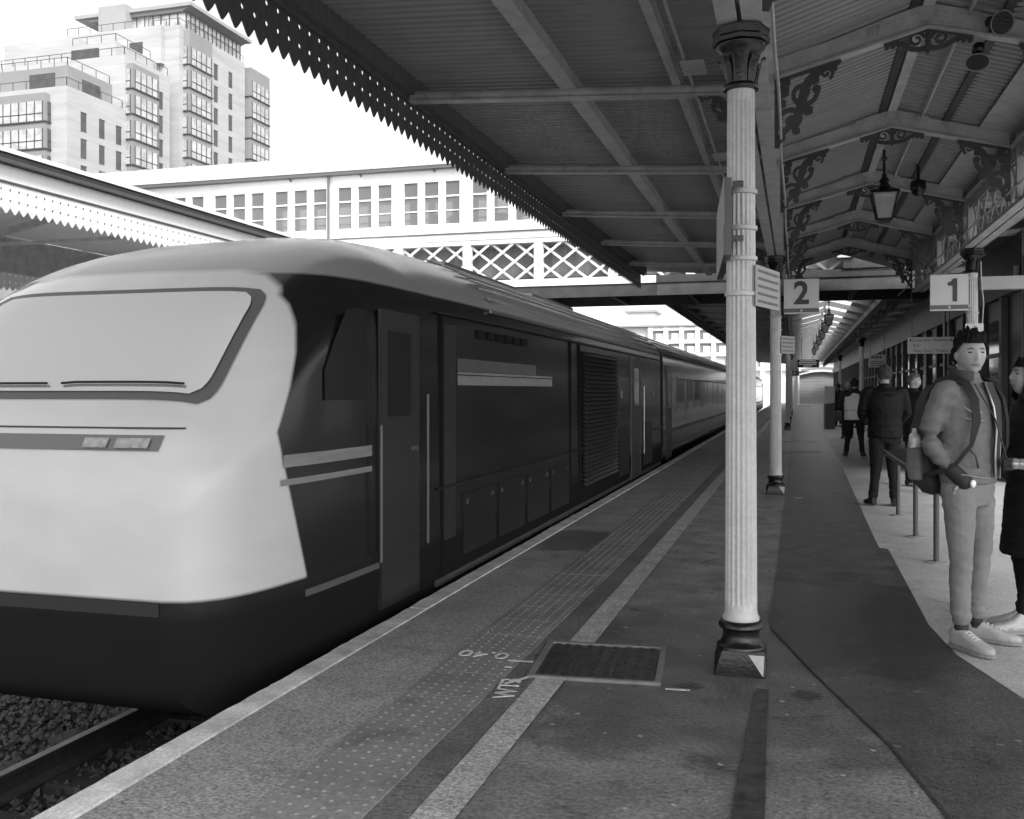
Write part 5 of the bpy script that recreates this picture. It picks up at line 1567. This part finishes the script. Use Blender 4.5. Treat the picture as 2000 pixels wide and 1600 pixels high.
def hand(mb, wrist, d, side, curl=0.6):
    """palm, four unequal fingers and a thumb; d = direction of the hand"""
    w = Vector(wrist); d = Vector(d).normalized(); up = Vector((0,0,1)) if abs(d.z) < 0.8 else Vector((0,-1,0))
    a = d.cross(up).normalized(); b = a.cross(d).normalized()
    rings = []
    for f, rw, rt in ((0,0.024,0.018),(0.03,0.034,0.017),(0.07,0.040,0.015),(0.088,0.038,0.012)):
        c = w+d*f
        rings.append([c+a*rw*math.cos(2*PI*k/12)+b*rt*math.sin(2*PI*k/12) for k in range(12)])
    mb.loft(rings)
    for i, ln in enumerate((0.066,0.074,0.070,0.055)):
        off = a*(0.030-0.02*i)
        p0 = w+d*0.078+off; p1 = p0+(d-b*side*0.25*curl).normalized()*ln*0.45; p2 = p1+(d*0.5-b*side*curl).normalized()*ln*0.33; p3 = p2+(d*0.0-b*side*1.0).normalized()*ln*0.24
        mb.tube([p0,p1,p2,p3],[0.0095,0.009,0.0085,0.0065],8); ball(mb,p3,0.0065,0.0065,0.0065,8)
    t0 = w+d*0.025+a*0.03; t1 = t0+(d*0.6+a*0.7).normalized()*0.035; t2 = t1+(d*0.9+a*0.1-b*side*0.3).normalized()*0.03
    mb.tube([t0,t1,t2],[0.012,0.0105,0.008],8); ball(mb,t2,0.008,0.008,0.008,8)
def person(label, loc, rz, h, top_v, leg_v, shoe_v, skin_v=0.36, hair_v=0.012, hair='short', head_yaw=0, head_pitch=0, arms=None, feet=None, knees=None, voxel=0.012,
           hem=0.88, coat=0.0, top_name="jacket", bulk=1.0, detail=False, lean=0.0, hairamp=0.014, top_rough=0.6, shoe_top=0.10, skirt=None, face=True, hdir=None):
    k = h/1.78
    t = thing("person", label, "person", loc, rz)
    t.scale = (k,k,k)
    m_skin = M("skin_%.2f" % skin_v, skin_v, 0.5, var=0.06, vs=20)
    m_top = M("cloth_%s_%.3f" % (top_name, top_v), top_v, top_rough, var=0.14, vs=7, fine=0.1, fs=200, bump=0.25, bs=90, spec=0.2)
    m_leg = M("trouser_%.3f" % leg_v, leg_v, 0.8, var=0.12, vs=7, fine=0.1, fs=260, bump=0.25, bs=120, spec=0.2)
    m_shoe = M("shoe_%.3f" % shoe_v, shoe_v, 0.65, var=0.12, vs=15, bump=0.2, bs=120)
    m_hair = M("hair_%.3f" % hair_v, hair_v, 0.85, var=0.3, vs=60, spec=0.1)
    feet = feet or [(-0.10,0.05,0), (0.10,0.05,0)]          # heel x, y, toe angle
    knees = knees or [(-0.10,-0.02,0.50), (0.10,-0.02,0.50)]
    arms = arms or [[(-0.19,0,1.455),(-0.25,0.03,1.17),(-0.24,-0.08,0.93)], [(0.19,0,1.455),(0.25,0.03,1.17),(0.24,-0.08,0.93)]]
    hip = [(-0.092,0.0,0.90),(0.092,0.0,0.90)]
    ly = lambda z: lean*(z-0.9)
    # head transform
    Mx = Matrix.Translation((0, -0.018+ly(1.6), 1.655)) @ Matrix.Rotation(head_yaw,4,'Z') @ Matrix.Rotation(head_pitch,4,'X')
    b = MB(); head_mesh(b, Mx)
    limb(b, [(0,0.012+ly(1.45),1.44),(0,0.0+ly(1.6),1.60)], [0.06,0.054], 14)
    rings_z(b, [(0,0.0,0.86,0.12,0.085),(0,0,0.95,0.14,0.095),(0,ly(1.08),1.08,0.125,0.09),(0,ly(1.25),1.25,0.15,0.10),(0,ly(1.4),1.40,0.165,0.09),(0,ly(1.48),1.475,0.12,0.07),(0,ly(1.52),1.52,0.055,0.05)])
    for s in (0,1):
        f = feet[s]; ank = (f[0]+0.04*math.sin(f[2]), f[1]-0.05*math.cos(f[2]), 0.10)
        limb(b, [hip[s], knees[s], ank], [0.06,0.036,0.028]); shoe(b, (f[0],f[1],0), f[2], 0.25, 0.04, 0.07)
        A = [(p[0],p[1]+ly(p[2]),p[2]) for p in arms[s]]
        limb(b, [(A[0][0]*0.82,A[0][1],A[0][2]-0.012)]+A, [0.045,0.04,0.026,0.024])
        d = Vector(hdir[s]) if hdir else Vector(A[2])-Vector(A[1]); hand(b, Vector(A[2]), d, 1 if s == 0 else -1)
    bo = link("body", remeshed(b, voxel*0.55 if detail else voxel*0.8, 2), t); bo.data.materials.append(m_skin)
    # trousers
    tr = MB()
    rings_z(tr, [(0,0,0.80,0.150*bulk,0.105),(0,0,0.88,0.168*bulk,0.118),(0,0,0.96,0.162*bulk,0.115),(0,0,1.04,0.150*bulk,0.105)])
    for s in (0,1):
        f = feet[s]; ank = (f[0]+0.035*math.sin(f[2]), f[1]-0.045*math.cos(f[2]), 0.115 if not detail else 0.165)
        limb(tr, [hip[s], ((hip[s][0]+knees[s][0])/2,(hip[s][1]+knees[s][1])/2-0.004,(hip[s][2]+knees[s][2])/2), knees[s], ((knees[s][0]+ank[0])/2,(knees[s][1]+ank[1])/2+0.008,(knees[s][2]+ank[2])/2), ank], [0.096*bulk,0.083*bulk,0.066*bulk,0.057,0.060 if not detail else 0.052])
    o = link("trousers", remeshed(tr, voxel, 3, (0.006 if detail else 0.006, 13, 2.0), [(0.52,0.10,48,0.0028,0),(0.21,0.06,80,0.0035,0),(0.83,0.06,60,0.003,0)]), t); o.data.materials.append(m_leg)
    # shoes
    for s in (0,1):
        f = feet[s]; sh = MB(); shoe(sh, (f[0],f[1]+0.012,0), f[2], 0.295, 0.05, shoe_top)
        o = link("shoe", remeshed(sh, 0.007 if detail else 0.012, 2), t); o.data.materials.append(m_shoe)
        if detail:
            sk = MB(); limb(sk, [(f[0]+0.035*math.sin(f[2]), f[1]-0.045*math.cos(f[2]), 0.24),(f[0]+0.035*math.sin(f[2]), f[1]-0.045*math.cos(f[2]), 0.09)], [0.040,0.038]); sk.build("sock", M("sock_dark",0.03,0.8), t, 180)
            so = MB(); ca, sa = math.cos(f[2]), math.sin(f[2]); ol = []
            for s_, w in ((0.0,0.030),(0.02,0.041),(0.09,0.043),(0.15,0.049),(0.20,0.053),(0.25,0.047),(0.285,0.03),(0.302,0.012)): ol.append((w,-s_))
            poly = ol+[(-w,y) for w,y in reversed(ol)]
            so.prism([(f[0]+x*ca-y*sa, f[1]+0.014+x*sa+y*ca) for x,y in poly],'z',0.0,0.022)
            so.build("sole", M("sole_grey",0.22,0.7), o)
            for q in range(4):
                yy = -(0.115+0.022*q); zz = 0.098-0.009*q
                lc_ = MB(); p0 = (f[0]+(-0.022)*ca-yy*sa, f[1]+0.012-0.022*sa+yy*ca, zz); p1 = (f[0]+0.022*ca-yy*sa, f[1]+0.012+0.022*sa+yy*ca, zz)
                lc_.tube([p0, ((p0[0]+p1[0])/2,(p0[1]+p1[1])/2,zz+0.008), p1],0.004,6); lc_.build("lace", m_white, o)
    # top
    tp = MB(); B = bulk
    lst = [(0,0.0,hem,0.185*B+coat*0.5,0.135*B+coat*0.4),(0,0,max(hem+0.08,0.97),0.186*B,0.138*B),(0,ly(1.10),1.10,0.180*B,0.132*B),(0,ly(1.25),1.25,0.200*B,0.142*B),(0,ly(1.38),1.38,0.208*B,0.132*B),(0,ly(1.455),1.455,0.175*B,0.105*B),(0,ly(1.51)+0.008,1.51,0.085,0.078),(0,ly(1.55)+0.010,1.555,0.075,0.073)]
    if hem < 0.7: lst = [(0,0.01,hem,0.215*B+coat,0.165*B+coat)] + lst[1:]
    rings_z(tp, lst)
    for s in (0,1):
        A = [(p[0],p[1]+ly(p[2]),p[2]) for p in arms[s]]
        limb(tp, [(A[0][0]*0.82,A[0][1],A[0][2]-0.012), A[0], A[1], A[2]], [0.068*B,0.064*B,0.056*B,0.044*B])
    o = link(top_name, remeshed(tp, voxel, 3, (0.007 if detail else 0.007, 15, 2.0), [(1.12,0.08,95,0.0028,0.17),(1.02,0.07,70,0.003,0)]), t); o.data.materials.append(m_top)
    topo = o
    o = hair_mesh(Mx, hair, hairamp, int(h*1000) % 17).build("hair", m_hair, t, 180)
    if face:
        e = M("eye_dark",0.02,0.2); br_ = M("eyebrow",0.03,0.6); lp = M("lip_%.2f"%skin_v, skin_v*0.62, 0.5)
        for s in (-1,1):
            eb = MB(); ball(eb, (s*0.031,-0.0815,0.013), 0.0135, 0.008, 0.0048, 12); eb.v = [tuple(Mx @ Vector(p)) for p in eb.v]; eb.build("eye", e, t, 180)
            pts = [(s*0.014,-0.094,0.031),(s*0.03,-0.092,0.036),(s*0.048,-0.080,0.031)]
            bb_ = MB(); bb_.tube([Mx @ Vector(p) for p in pts],[0.003,0.0035,0.002],6); bb_.build("eyebrow", br_, t, 180)
        mb = MB(); mb.tube([Mx @ Vector(p) for p in ((-0.024,-0.088,-0.057),(-0.010,-0.0965,-0.055),(0.010,-0.0965,-0.055),(0.024,-0.088,-0.057))],[0.002,0.0052,0.0052,0.002],8); mb.build("lips", lp, t, 180)
    return t, topo, Mx

# ---- young man with backpack
MAN = (0.95, 6.13, 0.010); MRZ = R(48)
pm_, jk, Mx = person("young man in a pale leather jacket and chinos looking toward the camera", MAN, MRZ, 1.80, 0.15, 0.20, 0.38, 0.34, 0.012, 'short', R(-36), R(2),
    arms=[[(-0.20,0.01,1.455),(-0.262,0.09,1.165),(-0.128,-0.05,0.955)], [(0.20,0.01,1.455),(0.262,0.07,1.17),(0.128,-0.05,0.955)]],
    feet=[(-0.085,0.02,R(-14)), (0.135,0.085,R(22))], knees=[(-0.105,-0.03,0.51),(0.115,0.0,0.50)], voxel=0.010, hem=0.925, detail=True, bulk=0.97, hairamp=0.024, hdir=[(0.1,0.1,-1),(-0.1,0.1,-1)], top_rough=0.42, shoe_top=0.105)
# jacket details: zip edges, collar, cuff band, pockets, dark shirt front
def jk_child(name, mb, mat, smooth=180): return mb.build(name, mat, jk, smooth)
mb = MB(); mb.tube([(-0.02,-0.118,1.50),(0.0,-0.158,1.36),(0.012,-0.168,1.24),(0.012,-0.160,1.10),(0.01,-0.162,0.96)],0.006,6); jk_child("zip", mb, M("zip_metal",0.5,0.3,metal=0.6))
mb = MB(); mb.tube([(0.075,-0.105,1.47),(0.075,-0.14,1.36),(0.07,-0.156,1.24),(0.065,-0.15,1.08),(0.06,-0.155,0.96)],0.007,6); jk_child("zip", mb, M("zip_metal",0.5,0.3,metal=0.6))
rr = []
for (zc, x0, x1, y0) in ((1.50,-0.012,0.07,-0.105),(1.38,0.005,0.072,-0.152),(1.24,0.016,0.066,-0.164),(1.10,0.016,0.062,-0.155),(0.97,0.014,0.056,-0.158)):
    rr.append([(x0,y0+0.012,zc),(x1,y0+0.012,zc),(x1,y0-0.002,zc),(x0,y0-0.002,zc)])
jk_child("shirt_front", MB().loft(rr), M("dark_shirt",0.03,0.8), 60)
mb = MB(); mb.loft([[( (0.092+0.012*f)*math.cos(a), 0.008+(0.085+0.012*f)*math.sin(a), 1.50+0.075*f+0.02*math.sin(a)) for a in [R(-60)+R(300)*i/20 for i in range(21)]] for f in (0,0.5,1.0)], cap=False, closed=False); jk_child("collar", mb, M("collar_dark",0.05,0.6))
mb = MB(); mb.tube([(-0.185,-0.10,1.36),(-0.15,-0.128,1.33),(-0.09,-0.146,1.33)],0.004,6); jk_child("pocket_seam", mb, M("seam_pale",0.32,0.5))
mb = MB(); mb.tube([(-0.155,-0.10,1.14),(-0.12,-0.128,1.09),(-0.105,-0.134,1.02)],0.006,6); jk_child("pocket_seam", mb, M("seam_dark",0.05,0.5))
for pts_ in ([(-0.10,0.02,1.525),(-0.16,-0.01,1.50),(-0.205,-0.02,1.465)],[(-0.18,-0.095,1.30),(-0.12,-0.132,1.285),(-0.07,-0.145,1.285)],[(-0.18,-0.08,0.985),(-0.06,-0.128,0.965),(0.0,-0.14,0.96)]):
    mb = MB(); mb.tube(pts_,0.0035,5); jk_child("pocket_seam", mb, M("seam_pale",0.32,0.5))
cf = MB(); limb(cf, [(-0.168,-0.010,1.015),(-0.132,-0.062,0.945)], [0.049,0.050]); o_ = link("cuff", remeshed(cf,0.010,2), jk); o_.data.materials.append(M("cuff_dark",0.02,0.7))
w_ = MB(); ball(w_, (-0.128,-0.118,0.935), 0.022,0.012,0.022,12)
tag(w_.build("wristwatch", M("watch_face",0.85,0.15), None, 180, MAN, (0,0,MRZ)), "bright round wristwatch at the young man's pocketed right hand", "watch"); bpy.data.objects["wristwatch"].scale = (1.80/1.78,)*3
# backpack (worn, its own thing)
bp = thing("backpack", "dark hiking backpack worn on the young man's back", "backpack", MAN, MRZ)
bk = MB()
def rrect(hw, hd, cy, z, n=20):
    return [(hw*math.copysign(abs(math.cos(2*PI*k/n))**0.5, math.cos(2*PI*k/n)), cy+hd*math.copysign(abs(math.sin(2*PI*k/n))**0.55, math.sin(2*PI*k/n)), z) for k in range(n)]
bk.loft([rrect(0.09,0.05,0.20,0.85),rrect(0.13,0.075,0.215,0.91),rrect(0.145,0.085,0.225,1.05),rrect(0.14,0.08,0.22,1.22),rrect(0.125,0.065,0.20,1.38),rrect(0.09,0.045,0.18,1.47),rrect(0.05,0.02,0.17,1.49)])
o_ = link("main_bag", remeshed(bk,0.012,3,(0.010,9,1.5)), bp); o_.data.materials.append(M("pack_dark",0.035,0.7,var=0.3,vs=9,bump=0.2,bs=120))
pk = MB(); pk.loft([rrect(0.09,0.025,0.30,0.93),rrect(0.105,0.035,0.31,1.0),rrect(0.10,0.03,0.305,1.14),rrect(0.07,0.02,0.295,1.2)])
o_ = link("front_pocket", remeshed(pk,0.012,3,(0.006,9,1.5)), bp); o_.data.materials.append(M("pack_grey",0.13,0.7,var=0.3,vs=9))
for s in (-1,1):
    sp_ = MB(); sp_.loft([rrect(0.028,0.05,0.0,0.93),rrect(0.036,0.06,0.0,1.0),rrect(0.036,0.06,0.0,1.12)]); 
    sp_.v = [(x+s*0.155,y*0.8+0.225,z) for x,y,z in sp_.v]
    o_ = link("side_pocket", remeshed(sp_,0.012,2,(0.006,9,1.5)), bp); o_.data.materials.append(M("pack_grey",0.13))
    st_ = MB(); pts = [(s*0.10,0.19,1.40),(s*0.118,0.12,1.495),(s*0.125,0.02,1.525),(s*0.128,-0.075,1.49),(s*0.132,-0.128,1.40),(s*0.140,-0.145,1.28),(s*0.165,-0.130,1.15),(s*0.205,-0.06,1.04),(s*0.20,0.08,0.98),(s*0.15,0.17,0.96)]
    for a, b in zip(pts[:-1], pts[1:]):
        pass
    rr = []
    P = [Vector(p) for p in pts]
    for i, p in enumerate(P):
        d = (P[min(i+1,len(P)-1)]-P[max(i-1,0)]).normalized(); out = Vector((p.x*0.6,p.y-0.0,0)); out = (p-Vector((0,0.0,min(max(p.z,1.0),1.42)))).normalized()
        a_ = d.cross(out).normalized(); w = 0.021 if i < 6 else 0.011
        rr.append([p-a_*w-out*0.004, p+a_*w-out*0.004, p+a_*w+out*0.012, p-a_*w+out*0.012])
    st_.loft(rr); st_.build("strap", M("strap_black",0.02,0.7), bp, 50)
bp.scale = (1.80/1.78,)*3
bt = MB().lathe([(0.001,0.0),(0.034,0.0),(0.036,0.02),(0.036,0.15),(0.030,0.175),(0.016,0.19),(0.016,0.215),(0.001,0.216)],n=18)
bt = tag(bt.build("water_bottle", M("bottle_clear",0.5,0.15,var=0.3,vs=20,spec=0.8), None, 50), "pale drinks bottle in the side pocket of the backpack", "bottle")
bt.location = Matrix.Translation(MAN) @ Matrix.Rotation(MRZ,4,'Z') @ Vector((-0.155,0.235,1.03))
# camera hanging on his chest
cmx = thing("compact_camera", "silver-lensed camera hanging at the young man's waist", "camera", Matrix.Translation(MAN) @ Matrix.Rotation(MRZ,4,'Z') @ Vector((0.085,-0.205,1.055)), MRZ+R(22))
MB().box(-0.058,0.058,-0.018,0.022,-0.035,0.035).build("camera_body", m_black, cmx)
ln = MB().lathe([(0.030,0.0),(0.031,0.01),(0.028,0.03),(0.031,0.034),(0.031,0.06),(0.027,0.062),(0.022,0.052),(0.001,0.048)],n=24); ln.v=[(x,-0.018-z,y) for x,y,z in ln.v]; ln.build("lens", M("lens_silver",0.6,0.25,metal=0.5), cmx, 40)
lg = MB().lathe([(0.022,0.0),(0.001,0.004)],n=20); lg.v=[(x,-0.072-z,y) for x,y,z in lg.v]; lg.build("front_glass", m_glassd, cmx, 40)
stp = MB(); stp.tube([(-0.055,0.01,0.03),(-0.09,0.06,0.25),(-0.13,0.16,0.45)],0.004,6); stp.build("neck_strap", m_black, cmx)
# ---- woman at the right edge
pw_, ct, Mx2 = person("person in a long black coat and pale shoes at the right edge looking left", (1.37,6.60,0.010), R(-82), 1.66, 0.010, 0.010, 0.45, 0.30, 0.012, 'long', R(8), R(-12),
    arms=[[(-0.18,0,1.44),(-0.22,0.05,1.16),(-0.11,-0.04,0.97)],[(0.18,0,1.44),(0.22,0.05,1.16),(0.11,-0.04,0.97)]], feet=[(-0.09,0.06,R(-5)),(0.09,-0.02,R(6))], voxel=0.011, hem=0.50, coat=0.02, top_name="coat", hdir=[(0.2,0.1,-1),(-0.2,0.1,-1)], detail=True, bulk=0.98, shoe_top=0.13)
sg = MB(); sg.tube([Mx2 @ Vector(p) for p in ((0,0.10,0.03),(0,0.13,0.04),(0,0.15,0.0),(0,0.15,-0.05))],[0.02,0.045,0.035,0.012],10); sg.build("hair_bun", M("hair_0.012",0.012), pw_, 180)
bgx = MB(); bgx.tube([(-0.20,-0.12,1.0),(-0.22,-0.14,0.95)],0.012,8)
# ---- men farther along, seen from behind
person("man in a black jacket and dark jeans standing with his back to the camera", (1.08,13.2,0.010), R(186), 1.78, 0.004, 0.012, 0.012, 0.25, 0.05, 'short', R(0), R(8),
    arms=[[(-0.21,0,1.45),(-0.28,-0.03,1.18),(-0.20,-0.22,1.06)],[(0.21,0,1.45),(0.28,-0.03,1.18),(0.20,-0.22,1.06)]], feet=[(-0.11,0.05,R(-10)),(0.13,0.02,R(12))], voxel=0.013, hem=0.86, bulk=1.12, face=False)
pv, jv, _ = person("station worker in a pale high-visibility vest seen from behind", (1.24,22.8,0.010), R(176), 1.72, 0.02, 0.016, 0.012, 0.25, 0.03, 'short', R(0), 0,
    arms=[[(-0.21,0,1.45),(-0.29,0.0,1.18),(-0.22,-0.2,1.04)],[(0.21,0,1.45),(0.29,0.0,1.18),(0.22,-0.2,1.04)]], feet=[(-0.16,0.05,R(-12)),(0.17,0.02,R(14))], knees=[(-0.135,-0.01,0.5),(0.135,-0.01,0.5)], voxel=0.014, hem=0.90, bulk=1.12, face=False)
vs_ = MB(); rings_z(vs_, [(0,0,0.84,0.222,0.172),(0,0,1.0,0.222,0.172),(0,0,1.2,0.232,0.175),(0,0,1.36,0.225,0.165),(0,0,1.44,0.165,0.125),(0,0,1.475,0.12,0.10)])
o_ = link("vest", remeshed(vs_,0.014,3,(0.008,9,1.5)), pv); o_.data.materials.append(M("hi_vis_vest",0.72,0.6,var=0.08,vs=6))
vb_ = MB(); rings_z(vb_, [(0,0,1.04,0.2265,0.1765),(0,0,1.09,0.228,0.178)]); vb_.build("reflective_band", M("reflective_tape",0.55,0.4), pv, 60)
person("man in a dark coat with greying hair half hidden beyond the man in black", (1.72,16.0,0.010), R(120), 1.72, 0.012, 0.015, 0.012, 0.32, 0.12, 'short', R(-60), 0, voxel=0.014, hem=0.7, top_name="coat")
person("fair-haired person in a dark coat walking toward the camera with bags", (1.52,31.5,0.010), R(-12), 1.68, 0.02, 0.025, 0.015, 0.36, 0.35, 'long', 0, R(8),
    arms=[[(-0.19,0,1.45),(-0.26,0.06,1.18),(-0.27,0.02,0.92)],[(0.19,0,1.45),(0.24,-0.04,1.18),(0.22,-0.22,1.1)]], feet=[(-0.09,-0.22,R(-4)),(0.09,0.2,R(6))], knees=[(-0.1,-0.2,0.5),(0.1,0.02,0.5)], voxel=0.015, hem=0.82, top_name="coat")
person("person in a black coat standing beside the information stand", (1.62,41.0,0.010), R(200), 1.72, 0.010, 0.012, 0.012, 0.25, 0.02, 'short', R(20), 0, voxel=0.016, hem=0.8, top_name="coat", face=False)
hb = thing("shopping_bag", "dark bag carried by the fair-haired walker", "bag", (1.24,31.5,0.0))
MB().loft([rrect(0.12,0.05,0,0.52),rrect(0.15,0.07,0,0.58),rrect(0.14,0.06,0,0.80),rrect(0.13,0.04,0,0.84)]).build("bag_body", M("bag_grey",0.10,0.6,var=0.3,vs=10), hb, 60)
MB().tube([(-0.08,0,0.83),(-0.05,0,0.94),(0.05,0,0.94),(0.08,0,0.83)],0.008,6).build("bag_handle", m_black, hb)
bpy.context.view_layer.update()
